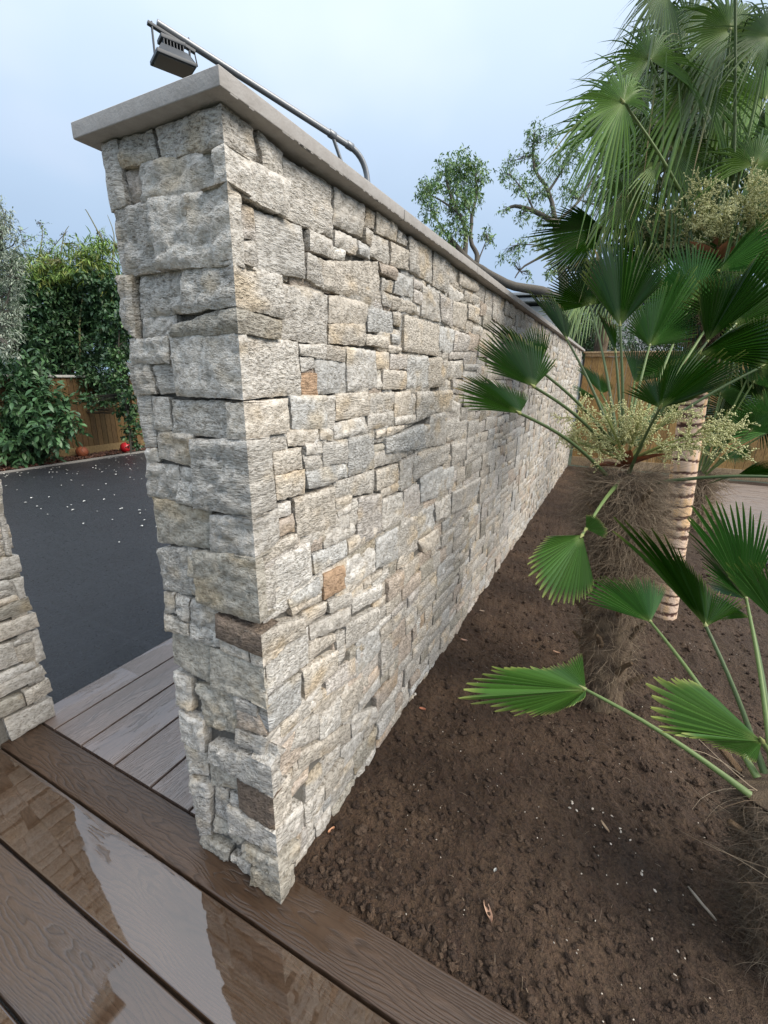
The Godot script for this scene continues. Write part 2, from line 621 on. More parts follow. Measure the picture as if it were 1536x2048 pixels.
# foliage: leaves in small sprays through each clump's volume
func crown(parent: Node3D, clumps: Array, per_clump: float, leaf: Mesh, mat: Material, cols: Array, s: int, hang := 0.2, spray := 9, spread := 0.11) -> void:
	var r := rng(s)
	var where: Array[Transform3D] = []
	var tint := PackedColorArray()
	for cl in clumps:
		var ctr: Vector3 = cl[0]
		var rad: float = cl[1]
		var sprays := int(per_clump * rad * rad)
		for i in sprays:
			var d := Vector3(r.randf_range(-1, 1), r.randf_range(-1, 1), r.randf_range(-1, 1))
			if d.length() > 1.0:
				d = d.normalized() * r.randf_range(0.5, 1.0)
			var p := ctr + d * rad * Vector3(1.0, 1.0, 0.9) * r.randf_range(0.65, 1.2)
			var axis := (d + Vector3(r.randf_range(-1, 1), r.randf_range(-0.7, 0.9), r.randf_range(-1, 1)) * 0.9).normalized()
			var base: Color = cols[r.randi() % cols.size()]
			base = base * r.randf_range(0.8, 1.2)
			for k in spray:
				var q := p + axis * spread * (k / float(spray) - 0.3) * 2.0
				var fwd := (axis * 0.5 + Vector3(r.randf_range(-1, 1), r.randf_range(-1, 1) - hang, r.randf_range(-1, 1))).normalized()
				var up := Vector3(r.randf_range(-0.8, 0.8), 1.0, r.randf_range(-0.8, 0.8))
				var b := Basis.looking_at(-fwd, up) * r.randf_range(0.6, 1.15)
				where.append(Transform3D(b, q))
				tint.append(base * r.randf_range(0.85, 1.2))
	var mm := MultiMesh.new()
	mm.transform_format = MultiMesh.TRANSFORM_3D
	mm.use_colors = true
	mm.mesh = leaf
	mm.instance_count = where.size()
	for i in where.size():
		mm.set_instance_transform(i, where[i])
		mm.set_instance_color(i, tint[i])
	var o := MultiMeshInstance3D.new()
	o.name = "crown"
	o.set_meta("kind", "stuff")
	o.multimesh = mm
	o.material_override = mat
	parent.add_child(o)


func tree(called: String, label: String, category: String, rows: Array, bark: Material, bark_col: Color, density: float, leaf: Mesh, leaf_mat: Material, cols: Array, s: int, hang := 0.2, spray := 9, spread := 0.11, group := "") -> void:
	var foot := Vector3(rows[0][3], rows[0][4], rows[0][5]) * 0.001
	var stem := foot
	stem.y = 0.0
	var o := thing(called, label, category, stem, group)
	var clumps := []
	var b := Build.new()
	var first := true
	for row in rows:
		if row[0] == "b":
			var pts := []
			var rs := []
			var n: int = (row.size() - 3) / 3
			if first and row[4] * 0.001 > 0.25:
				pts.append(Vector3.ZERO)
				rs.append(row[1] * 0.001 * 1.15)
			for i in n:
				pts.append(Vector3(row[3 + i * 3], row[4 + i * 3], row[5 + i * 3]) * 0.001 - stem)
				rs.append(lerpf(row[1], row[2], i / maxf(1.0, n - 1.0)) * 0.00072)
			# soften the polyline
			var sp := []
			var sr := []
			for i in pts.size() - 1:
				for q in 3:
					var f := q / 3.0
					var p: Vector3 = pts[i].cubic_interpolate(pts[i + 1], pts[maxi(i - 1, 0)], pts[mini(i + 2, pts.size() - 1)], f)
					sp.append(p + Vector3(fbm.get_noise_3d(p.y * 9, p.x * 3, 1.0), 0, fbm.get_noise_3d(p.x * 7, p.y * 5, 9.0)) * rs[i] * 0.5)
					sr.append(lerpf(rs[i], rs[i + 1], f))
			sp.append(pts[-1])
			sr.append(rs[-1])
			b.tube(sp, sr, 8, bark_col)
			first = false
		else:
			clumps.append([Vector3(row[2], row[3], row[4]) * 0.001 - stem, row[1] * 0.001])
	# twigs out to every clump from the nearest limb
	var limb := b.v.duplicate()
	var r := rng(s + 5)
	for cl in clumps:
		var best: Vector3 = limb[0]
		for i in range(0, limb.size(), 5):
			if limb[i].distance_squared_to(cl[0]) < best.distance_squared_to(cl[0]):
				best = limb[i]
		for q in 9:
			var e: Vector3 = cl[0] + Vector3(r.randf_range(-1, 1), r.randf_range(-0.6, 1), r.randf_range(-1, 1)) * cl[1] * 0.8
			var mid: Vector3 = best.lerp(e, 0.5) + Vector3(r.randf_range(-1, 1), r.randf_range(-1, 1), r.randf_range(-1, 1)) * 0.06
			b.tube([best, mid, e], [0.009, 0.006, 0.002], 4, bark_col, false)
	part("trunk", b.mesh(), bark, o)
	crown(o, clumps, density, leaf, leaf_mat, cols, s, hang, spray, spread)


# ---------------------------------------------------------------- the place
func _ready() -> void:
	# --- camera, sky, sun, exposure
	var cam := Camera3D.new()
	cam.name = "camera"
	cam.position = Vector3(0.7583, 1.6, 0.7872)
	cam.rotation = Vector3(-0.29, 0.4691, 0.0125)
	cam.keep_aspect = Camera3D.KEEP_HEIGHT
	cam.fov = 97.19
	cam.near = 0.05
	cam.far = 600.0
	add_child(cam)
	var sky_im := PackedFloat32Array()
	var sw := 1024
	var sh := 512
	sky_im.resize(sw * sh * 3)
	var cl := FastNoiseLite.new()
	cl.seed = 21
	cl.frequency = 1.0
	cl.fractal_octaves = 4
	for y in sh:
		var el := PI * (0.5 - (y + 0.5) / sh)
		var up := sin(el)
		for x in sw:
			var i := (y * sw + x) * 3
			if up < -0.02:
				sky_im[i] = 0.20
				sky_im[i + 1] = 0.19
				sky_im[i + 2] = 0.17
				continue
			var az := TAU * (x + 0.5) / sw
			var d := Vector3(cos(el) * cos(az), up * 1.7, cos(el) * sin(az))
			var n := cl.get_noise_3dv(d * 1.5) * 0.7 + cl.get_noise_3dv(d * 3.4 + Vector3(7, 3, 1)) * 0.35
			var k := SKY_LOW.lerp(SKY_HIGH, pow(clampf(up, 0.0, 1.0), 1.7))
			k = k.lerp(Color(k.g * 0.98, k.g * 1.08, k.b * 1.0), clampf(n * 0.9 + 0.02, 0.0, 0.7))
			k = k * (1.0 + 0.08 * n)
			sky_im[i] = k.r
			sky_im[i + 1] = k.g
			sky_im[i + 2] = k.b
	var pano := PanoramaSkyMaterial.new()
	pano.panorama = ImageTexture.create_from_image(Image.create_from_data(sw, sh, false, Image.FORMAT_RGBF, sky_im.to_byte_array()))
	var sky := Sky.new()
	sky.sky_material = pano
	var env := Environment.new()
	env.background_mode = Environment.BG_SKY
	env.sky = sky
	env.background_energy_multiplier = 1.0
	env.tonemap_mode = Environment.TONE_MAPPER_LINEAR
	env.tonemap_exposure = EXPOSURE
	env.sdfgi_enabled = true
	env.ssao_enabled = true
	env.ssil_enabled = true
	var we := WorldEnvironment.new()
	we.name = "world_environment"
	we.environment = env
	add_child(we)
	var sun := DirectionalLight3D.new()
	sun.name = "sun"
	sun.light_color = Color(1.0, 0.96, 0.90)
	sun.light_energy = SUN_ENERGY
	sun.light_angular_distance = 40.0
	sun.shadow_enabled = true
	add_child(sun)
	sun.look_at_from_position(SUN_FROM, Vector3.ZERO)

	fbm.seed = 3
	fbm.frequency = 1.0
	fbm.fractal_octaves = 3
	ridge.seed = 8
	ridge.frequency = 1.0
	ridge.fractal_type = FastNoiseLite.FRACTAL_RIDGED
	ridge.fractal_octaves = 2
	soft.seed = 5
	soft.frequency = 1.0
	soft.fractal_octaves = 2

	# --- materials
	var SZ := 768
	var n1 := gray(noise_image(FastNoiseLite.TYPE_SIMPLEX, 0.020, 6, SZ, 1, 0.72))
	var n2 := gray(noise_image(FastNoiseLite.TYPE_SIMPLEX_SMOOTH, 0.012, 4, SZ, 2, 0.6))
	var n3 := gray(noise_image(FastNoiseLite.TYPE_CELLULAR, 0.09, 3, SZ, 3, 0.6))
	var n4 := gray(noise_image(FastNoiseLite.TYPE_VALUE, 0.30, 2, SZ, 4, 0.6))
	var stone_mat := StandardMaterial3D.new()
	stone_mat.vertex_color_use_as_albedo = true
	stone_mat.albedo_texture = tex(ramp_image(n1, n4, 0.35, SZ, Color(0.56, 0.54, 0.51), Color(0.92, 0.91, 0.90), Color(1.0, 1.0, 1.0), 2.6))
	stone_mat.roughness = 0.82
	stone_mat.heightmap_enabled = true
	stone_mat.heightmap_scale = 1.15
	var hb := PackedByteArray()
	hb.resize(SZ * SZ)
	for i in SZ * SZ:
		hb[i] = int(clampf(n1[i] * 0.72 + n2[i] * 0.16 + n4[i] * 0.12, 0, 255))
	stone_mat.heightmap_texture = tex(Image.create_from_data(SZ, SZ, false, Image.FORMAT_L8, hb))
	triplanar(stone_mat, Vector3(2.6, 5.6, 2.6))
	var smooth_stone: StandardMaterial3D = stone_mat.duplicate()
	smooth_stone.albedo_texture = tex(ramp_image(n2, n1, 0.45, SZ, Color(0.66, 0.64, 0.61), Color(0.92, 0.91, 0.90), Color(1, 1, 1), 2.2))
	smooth_stone.heightmap_scale = 0.75
	triplanar(smooth_stone, Vector3(3.7, 6.1, 3.7))
	var banded_stone: StandardMaterial3D = stone_mat.duplicate()
	banded_stone.heightmap_scale = 1.0
	triplanar(banded_stone, Vector3(1.9, 7.4, 1.9))
	banded_stone.uv1_offset = Vector3(0.37, 0.11, 0.61)
	stone_mats = [stone_mat, smooth_stone, stone_mat, banded_stone, smooth_stone]
	var mortar_mat := plain(Color(0.20, 0.188, 0.165), 0.95)
	mortar_mat.heightmap_enabled = true
	mortar_mat.heightmap_scale = 1.1
	mortar_mat.heightmap_texture = stone_mat.heightmap_texture
	triplanar(mortar_mat, Vector3(5, 5, 5))
	var cap_mat := StandardMaterial3D.new()
	cap_mat.albedo_color = Color(0.42, 0.40, 0.375).linear_to_srgb()
	cap_mat.albedo_texture = tex(ramp_image(n2, n4, 0.25, SZ, Color(0.90, 0.89, 0.88), Color(0.96, 0.95, 0.95), Color(1, 1, 1), 1.3))
	cap_mat.roughness = 0.8
	cap_mat.heightmap_enabled = true
	cap_mat.heightmap_scale = 0.12
	cap_mat.heightmap_texture = stone_mat.heightmap_texture
	triplanar(cap_mat, Vector3(2.3, 2.3, 2.3))
	var soil_mat := StandardMaterial3D.new()
	soil_mat.vertex_color_use_as_albedo = true
	soil_mat.albedo_texture = tex(ramp_image(n1, n4, 0.45, SZ, Color(0.50, 0.47, 0.45), Color(0.82, 0.80, 0.78), Color(1.0, 1.0, 1.0), 2.2))
	soil_mat.roughness = 0.88
	soil_mat.heightmap_enabled = true
	soil_mat.heightmap_scale = 2.0
	soil_mat.heightmap_texture = stone_mat.heightmap_texture
	triplanar(soil_mat, Vector3(3.1, 3.1, 3.1))
	var tar_mat := StandardMaterial3D.new()
	tar_mat.albedo_color = Color(0.036, 0.040, 0.048).linear_to_srgb()
	tar_mat.albedo_texture = tex(ramp_image(n3, n4, 0.6, SZ, Color(0.32, 0.32, 0.33), Color(0.82, 0.82, 0.83), Color(1, 1, 1), 2.8))
	var wr := PackedByteArray()
	wr.resize(SZ * SZ)
	for i in SZ * SZ:
		wr[i] = int(clampf(110.0 + (n2[i] - 128.0) * 0.55 + (n4[i] - 128.0) * 0.25, 60, 210))
	tar_mat.vertex_color_use_as_albedo = true
	tar_mat.roughness = 1.0
	tar_mat.roughness_texture = tex(Image.create_from_data(SZ, SZ, false, Image.FORMAT_L8, wr))
	tar_mat.heightmap_enabled = true
	tar_mat.heightmap_scale = 0.5
	tar_mat.heightmap_texture = tex(Image.create_from_data(SZ, SZ, false, Image.FORMAT_L8, n4))
	triplanar(tar_mat, Vector3(1.9, 1.9, 1.9))
	var pine := StandardMaterial3D.new()
	pine.vertex_color_use_as_albedo = true
	pine.albedo_texture = tex(ramp_image(n1, n2, 0.5, SZ, Color(0.62, 0.58, 0.52), Color(0.90, 0.88, 0.85), Color(1, 1, 1), 2.0))
	pine.roughness = 0.75
	triplanar(pine, Vector3(7.0, 0.8, 7.0))
	var leaf_mat := plain(Color(1, 1, 1), 0.42, true)
	leaf_mat.backlight_enabled = true
	leaf_mat.backlight = Color(0.30, 0.34, 0.20)
	var frond_mat := plain(Color(1, 1, 1), 0.34, true)
	frond_mat.backlight_enabled = true
	frond_mat.backlight = Color(0.30, 0.36, 0.10)
	frond_mat.metallic_specular = 0.45
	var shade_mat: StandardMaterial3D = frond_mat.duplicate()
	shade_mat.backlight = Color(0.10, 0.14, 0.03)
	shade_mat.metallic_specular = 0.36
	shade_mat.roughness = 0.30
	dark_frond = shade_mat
	var stem_mat := plain(Color(1, 1, 1), 0.5, true)
	var hair_mat := plain(Color(1, 1, 1), 0.8, true)
	var bark_mat := plain(Color(1, 1, 1), 0.9, true)
	bark_mat.heightmap_enabled = true
	bark_mat.heightmap_scale = 1.0
	bark_mat.heightmap_texture = stone_mat.heightmap_texture
	triplanar(bark_mat, Vector3(8, 3, 8))

	ground_and_drive(soil_mat, tar_mat)
	decks()
	wall(stone_mat, mortar_mat, cap_mat)
	pier(stone_mat, mortar_mat, cap_mat)
	fences(pine)
	far_building()
	mast()
	palms(frond_mat, stem_mat, hair_mat, bark_mat)
	trees(bark_mat, leaf_mat)
	balls()
	litter(soil_mat)


const SKY_LOW := Color(0.165, 0.232, 0.325)
const SKY_HIGH := Color(0.655, 0.715, 0.79)
const EXPOSURE := 2.45
const SUN_ENERGY := 0.5
const SUN_FROM := Vector3(8.0, 7.0, 0.3)


func ground_height(x: float, z: float) -> float:
	var h := -0.035 + fbm.get_noise_2d(x * 1.1, z * 1.1) * 0.03
	h += 0.03 * smoothstep(0.25, 0.0, x) # drawn up a little against the wall
	h += smoothstep(0.35, 0.0, absf(z + 0.055)) * -0.012
	return h


func ground_and_drive(soil_mat: Material, tar_mat: Material) -> void:
	var far := Build.new()
	var a := far.pt(Vector3(-150, -0.12, 60), Color(0.05, 0.06, 0.035))
	far.pt(Vector3(150, -0.12, 60), Color(0.05, 0.06, 0.035))
	far.pt(Vector3(150, -0.12, -240), Color(0.05, 0.06, 0.035))
	far.pt(Vector3(-150, -0.12, -240), Color(0.05, 0.06, 0.035))
	far.quad_out(a, a + 1, a + 2, a + 3, Vector3.UP)
	var g := part("ground", far.mesh(), plain(Color(1, 1, 1), 0.95, true), self)
	g.set_meta("kind", "structure")
	g.set_meta("label", "open ground stretching away beyond the fences")

	# soil: fine near the camera, coarser far away
	var m := Build.new()
	var xs := []
	var x := -0.08
	while x < 6.0:
		xs.append(x)
		x += 0.013 if x < 1.9 else (0.03 if x < 2.6 else 0.1)
	var zs := []
	var z := -0.050
	while z > -8.75:
		zs.append(z)
		z -= 0.012 if z > -1.9 else (0.03 if z > -4.2 else 0.09)
	var at := 0
	for zz in zs:
		for xx in xs:
			var h := ground_height(xx, zz)
			var c1 := fbm.get_noise_2d(xx * 16.0, zz * 16.0)
			var c2 := ridge.get_noise_2d(xx * 24.0 + 3.0, zz * 24.0)
			var c3 := fbm.get_noise_2d(xx * 55.0, zz * 55.0)
			h += c1 * 0.012 + fbm.get_noise_2d(xx * 5.0 + 2.0, zz * 5.0) * 0.014 + maxf(0.0, c2) * 0.006 + c3 * 0.006
			var tone_n := fbm.get_noise_2d(xx * 2.2 + 9.0, zz * 2.2)
			var k := Color(0.072, 0.040, 0.022).lerp(Color(0.140, 0.086, 0.050), clampf(0.42 + tone_n * 0.9 + c1 * 0.4, 0, 1))
			k = k.lerp(Color(0.135, 0.096, 0.068), clampf((xx - 0.4) * 0.35, 0, 0.5))
			m.pt(Vector3(xx, h, zz), k)
	m.sheet(at, zs.size(), xs.size(), Vector3.UP)
	var s := part("soil", m.mesh(), soil_mat, self)
	s.set_meta("kind", "structure")
	s.set_meta("label", "bare dark brown soil of the planting bed beside the stone wall")

	var t := Build.new()
	at = 0
	for j in 200:
		for i in 80:
			var px := -8.32 + i * (8.32 - 0.4) / 79.0
			var pz := 4.0 - j * 0.105
			var pk := 1.0 + 0.28 * fbm.get_noise_2d(px * 0.8, pz * 1.6) + 0.15 * fbm.get_noise_2d(px * 3.0, pz * 3.0)
			t.pt(Vector3(px, -0.03 + soft.get_noise_2d(px * 0.7, pz * 0.7) * 0.008, pz), Color(pk, pk, pk))
	t.sheet(at, 200, 80, Vector3.UP)
	var d := part("driveway", t.mesh(), tar_mat, self)
	d.set_meta("kind", "structure")
	d.set_meta("label", "dark wet asphalt driveway on the far side of the stone wall")
	var k := Build.new()
	k.box(Vector3(-8.345, -0.03, -6.4), Vector3(0.012, 0.035, 10.5), 0.004, Basis.IDENTITY, Color(0.26, 0.25, 0.23))
	var kk := part("kerb", k.mesh(), plain(Color(1, 1, 1), 0.8, true), self)
	kk.set_meta("kind", "structure")
	kk.set_meta("label", "thin pale edging strip along the far side of the asphalt")
	# mulch strip between the drive and the left fence
	var mu := Build.new()
	at = 0
	for j in 180:
		for i in 10:
			var px := -8.37 - i * 0.07
			var pz := 2.0 - j * 0.09
			mu.pt(Vector3(px, -0.03 + absf(fbm.get_noise_2d(px * 14.0, pz * 14.0)) * 0.05 + i * 0.003, pz), Color(0.055, 0.034, 0.024) * (1.0 + fbm.get_noise_2d(px * 30.0, pz * 30.0)))
	mu.sheet(at, 180, 10, Vector3.UP)
	var ms := part("mulch_strip", mu.mesh(), soil_mat, self)
	ms.set_meta("kind", "structure")
	ms.set_meta("label", "narrow strip of dark mulch between the asphalt and the left fence")


func plank(long_from: float, long_to: float, c0: float, c1: float, along_x: bool, long_m: float, uv0: float, y := 0.0, flip := false) -> ArrayMesh:
	var m := Build.new()
	var e := 0.006
	var prof := [[c0, y - 0.03, 0.0], [c0, y - e, 0.0], [c0 + e * 0.35, y - e * 0.35, 0.02], [c0 + e, y, 0.04], [(c0 + c1) * 0.5, y + 0.0008, 0.5], [c1 - e, y, 0.96], [c1 - e * 0.35, y - e * 0.35, 0.98], [c1, y - e, 1.0], [c1, y - 0.03, 1.0]]
	var n := 7
	var at := 0
	for i in n:
		var l := lerpf(long_from, long_to, i / float(n - 1))
		for q in prof:
			var p := Vector3(l, q[1], q[0]) if along_x else Vector3(q[0], q[1], l)
			m.pt(p, Color.WHITE, Vector2((l - long_from) / long_m + uv0, (1.0 - q[2]) if flip else q[2]))
	m.sheet(at, n, prof.size(), Vector3.UP)
	for s in [0, n - 1]:
		var o := Vector3(1, 0, 0) if along_x else Vector3(0, 0, 1)
		if (s == 0) == (long_to > long_from):
			o = -o
		var f := m.v.size()
		for q in prof.size():
			m.pt(m.v[s * prof.size() + q], Color.WHITE, m.t[s * prof.size() + q])
		for q in range(1, prof.size() - 1):
			m.tri_out(f, f + q, f + q + 1, o)
	return m.mesh()


func decks() -> void:
	var brown := Color(0.036, 0.0222, 0.0142)
	var grey := Color(0.090, 0.064, 0.052)
	var dry := board_material(11, 3.4, 0.16, 0.52, 0.035, 0.0, func(u, v): return -0.35 + 0.75 * smoothstep(0.43, 0.50, u) * smoothstep(0.72, 0.6, u) - 0.2 * v, brown * 1.05, 0.05)
	var film := board_material(23, 3.4, 0.213, 0.35, 0.05, 0.0, func(u, v): return 0.95 - 0.9 * smoothstep(0.10, 0.0, absf(v - 0.03)) * smoothstep(0.60, 0.42, u) - 0.75 * smoothstep(0.07, 0.0, absf(u - 0.355 - v * 0.06)) * smoothstep(0.9, 0.3, v), Color(0.042, 0.0262, 0.0168), 0.066)
	var half := board_material(37, 3.4, 0.213, 0.65, 0.04, 0.0, func(u, v): return -0.55 + 1.3 * smoothstep(0.485, 0.53, u + v * 0.03), brown, 0.056)
	var pale := board_material(53, 3.4, 0.22, 0.45, 0.05, 0.0, func(u, v): return 0.05 + 0.35 * sin(u * 9.0 + v * 3.0), grey, 0.062)
	var deck := setting("deck", "brown wood grain deck boards, wet, below the end of the stone wall")
	# boards that run across, the first one under the wall's end
	var zs := [[-0.058, 0.101, dry], [0.109, 0.322, film], [0.330, 0.543, half], [0.551, 0.764, film], [0.772, 0.985, half], [0.993, 1.206, film]]
	for i in zs.size():
		part("deck_board", plank(-1.95, 4.4, zs[i][0], zs[i][1], true, 3.4, [0.0, 0.0, 0.0, 0.37, 0.61, 0.2][i], 0.0, i == 2), zs[i][2], deck)
	# boards of the gateway, at right angles
	var xs := [[-1.578, -1.398], [-1.390, -1.190], [-1.182, -0.955], [-0.947, -0.722], [-0.714, -0.500], [-0.492, -0.285]]
	for i in xs.size():
		part("deck_board", plank(-0.066, -2.3, xs[i][0], xs[i][1], false, 3.4, 0.13 + i * 0.29, 0.0, i % 2 == 1), pale, deck)
	var under := Build.new()
	under.box(Vector3(1.2, -0.07, 0.60), Vector3(3.2, 0.035, 0.655), 0.002)
	under.box(Vector3(-0.93, -0.07, -1.18), Vector3(0.66, 0.034, 1.11), 0.002)
	part("joists", under.mesh(), plain(Color(0.02, 0.017, 0.015), 0.9), deck)
	# the far deck on the right
	var patio := setting("deck", "greyish brown deck at the far right in front of the end fence")
	var pale2 := board_material(71, 3.4, 0.22, 0.45, 0.05, 0.0, func(u, v): return 0.0, Color(0.135, 0.105, 0.088))
	for i in 25:
		var z := -4.15 - i * 0.152
		part("deck_board", plank(1.98 if i > 4 else 2.05, 6.5, z - 0.144, z, true, 3.4, 0.31 * i, 0.06, i % 2 == 0), pale2, patio)
	var u2 := Build.new()
	u2.box(Vector3(4.26, -0.02, -6.05), Vector3(2.25, 0.045, 1.9), 0.002)
	part("joists", u2.mesh(), plain(Color(0.03, 0.025, 0.02), 0.9), patio)


const END := [
	["g", 304, 2095, 195, 2095, 184, 2042, 301, 2038],
	["g", 360, 2092, 301, 2092, 296, 1971, 354, 1963],
	["r", 304, 2032, 249, 2034, 249, 1978, 296, 1973],
	["g", 245, 2037, 34, 2022, 28, 1953, 247, 1962],
	["g", 349, 1962, 217, 1958, 213, 1829, 358, 1828],
	["g", 373, 1824, 315, 1823, 326, 1685, 367, 1712],
	["g", 307, 1820, 150, 1823, 152, 1739, 322, 1734],
	["g", 310, 1732, 191, 1727, 212, 1675, 319, 1687],
	["g", 355, 1680, 216, 1682, 218, 1629, 363, 1630],
	["t", 386, 1625, 304, 1625, 284, 1558, 371, 1550],
	["g", 299, 1622, 215, 1627, 208, 1560, 280, 1558],
	["g", 377, 1541, 317, 1547, 323, 1419, 370, 1415],
	["g", 314, 1543, 254, 1540, 254, 1469, 316, 1465],
	["g", 242, 1536, 42, 1539, 48, 1458, 252, 1461],
	["t", 315, 1457, 177, 1455, 186, 1376, 325, 1389],
	["g", 370, 1406, 325, 1409, 327, 1380, 373, 1370],
	["g", 374, 1367, 250, 1368, 258, 1275, 385, 1276],
	["g", 246, 1367, 180, 1366, 179, 1339, 248, 1335],
	["g", 247, 1329, 178, 1331, 181, 1276, 256, 1276],
	["m", 361, 1269, 138, 1262, 147, 1165, 365, 1144],
	["g", 384, 1111, 253, 1142, 258, 998, 372, 993],
	["g", 251, 1143, 206, 1145, 213, 1063, 258, 1062],
	["g", 257, 1056, 209, 1060, 214, 999, 258, 998],
	["g", 366, 982, 324, 985, 330, 930, 372, 916],
	["g", 316, 984, 256, 986, 271, 916, 321, 932],
	["g", 252, 987, 138, 980, 146, 914, 269, 913],
	["t", 375, 911, 278, 896, 279, 866, 379, 854],
	["g", 273, 906, 151, 906, 152, 866, 272, 854],
	["t", 150, 904, 42, 894, 42, 856, 150, 857],
	["m", 374, 852, 206, 850, 216, 715, 383, 730],
	["g", 379, 699, 297, 698, 310, 584, 379, 580],
	["m", 290, 684, 118, 714, 128, 568, 254, 544],
	["g", 124, 710, 34, 706, 37, 674, 117, 670],
	["r", 113, 668, 34, 670, 6, 621, 120, 604],
	["g", 121, 593, 4, 610, 18, 551, 126, 547],
	["g", 366, 562, 255, 566, 267, 449, 377, 442],
	["g", 370, 425, 265, 436, 270, 353, 356, 319],
	["m", 254, 431, 140, 421, 147, 354, 266, 311],
	["g", 358, 303, 266, 311, 267, 256, 365, 230],
	["g", 258, 305, 198, 307, 214, 173, 276, 168],
	["g", 191, 306, 144, 309, 147, 274, 196, 264],
	["g", 363, 214, 276, 238, 298, 76, 354, 38],
	["m", 277, 158, 138, 163, 143, 114, 279, 110],
	["m", 346, 43, 206, 64, 223, -47, 363, -19],
	["t", 202, 39, 116, 51, 118, -12, 211, -44],
]
const CORNERS := [
	["g", 186, 2110, 176, 2036, 2097, 2026, 83, 2093, 85, 2027],
	["g", 17, 2018, 23, 1952, 2018, 1952, 185, 2020, 179, 1955],
	["g", 214, 1958, 209, 1828, 1949, 1818, 17, 1947, 17, 1819],
	["g", 147, 1822, 151, 1736, 1821, 1743, 147, 1821, 147, 1734],
	["m", 198, 1706, 199, 1688, 1735, 1690, 140, 1722, 137, 1688],
	["g", 212, 1685, 208, 1555, 1687, 1552, 18, 1684, 26, 1555],
	["t", 43, 1535, 48, 1463, 1540, 1464, 147, 1543, 146, 1464],
	["g", 172, 1445, 181, 1276, 1458, 1282, 68, 1456, 78, 1285],
	["g", 131, 1258, 140, 1163, 1272, 1170, 89, 1270, 84, 1191],
	["m", 206, 1147, 214, 999, 1172, 996, 11, 1167, 11, 1008],
	["d", 139, 977, 143, 912, 962, 900, 164, 920, 168, 868],
	["m", 202, 847, 212, 711, 851, 723, 9, 864, 7, 737],
	["g", 234, 499, 242, 441, 543, 435, 15, 585, 14, 476],
	["d", 142, 406, 147, 281, 401, 271, 82, 413, 80, 284],
	["g", 196, 264, 194, 164, 271, 190, 122, 261, 125, 172],
	["m", 135, 143, 136, 96, 168, 105, 87, 137, 88, 69],
	["m", 106, 69, 109, -10, 106, -9, 56, 70, 55, -19],
	["t", 37, 889, 38, 857, 892, 855, 139, 870, 9, 867],
]
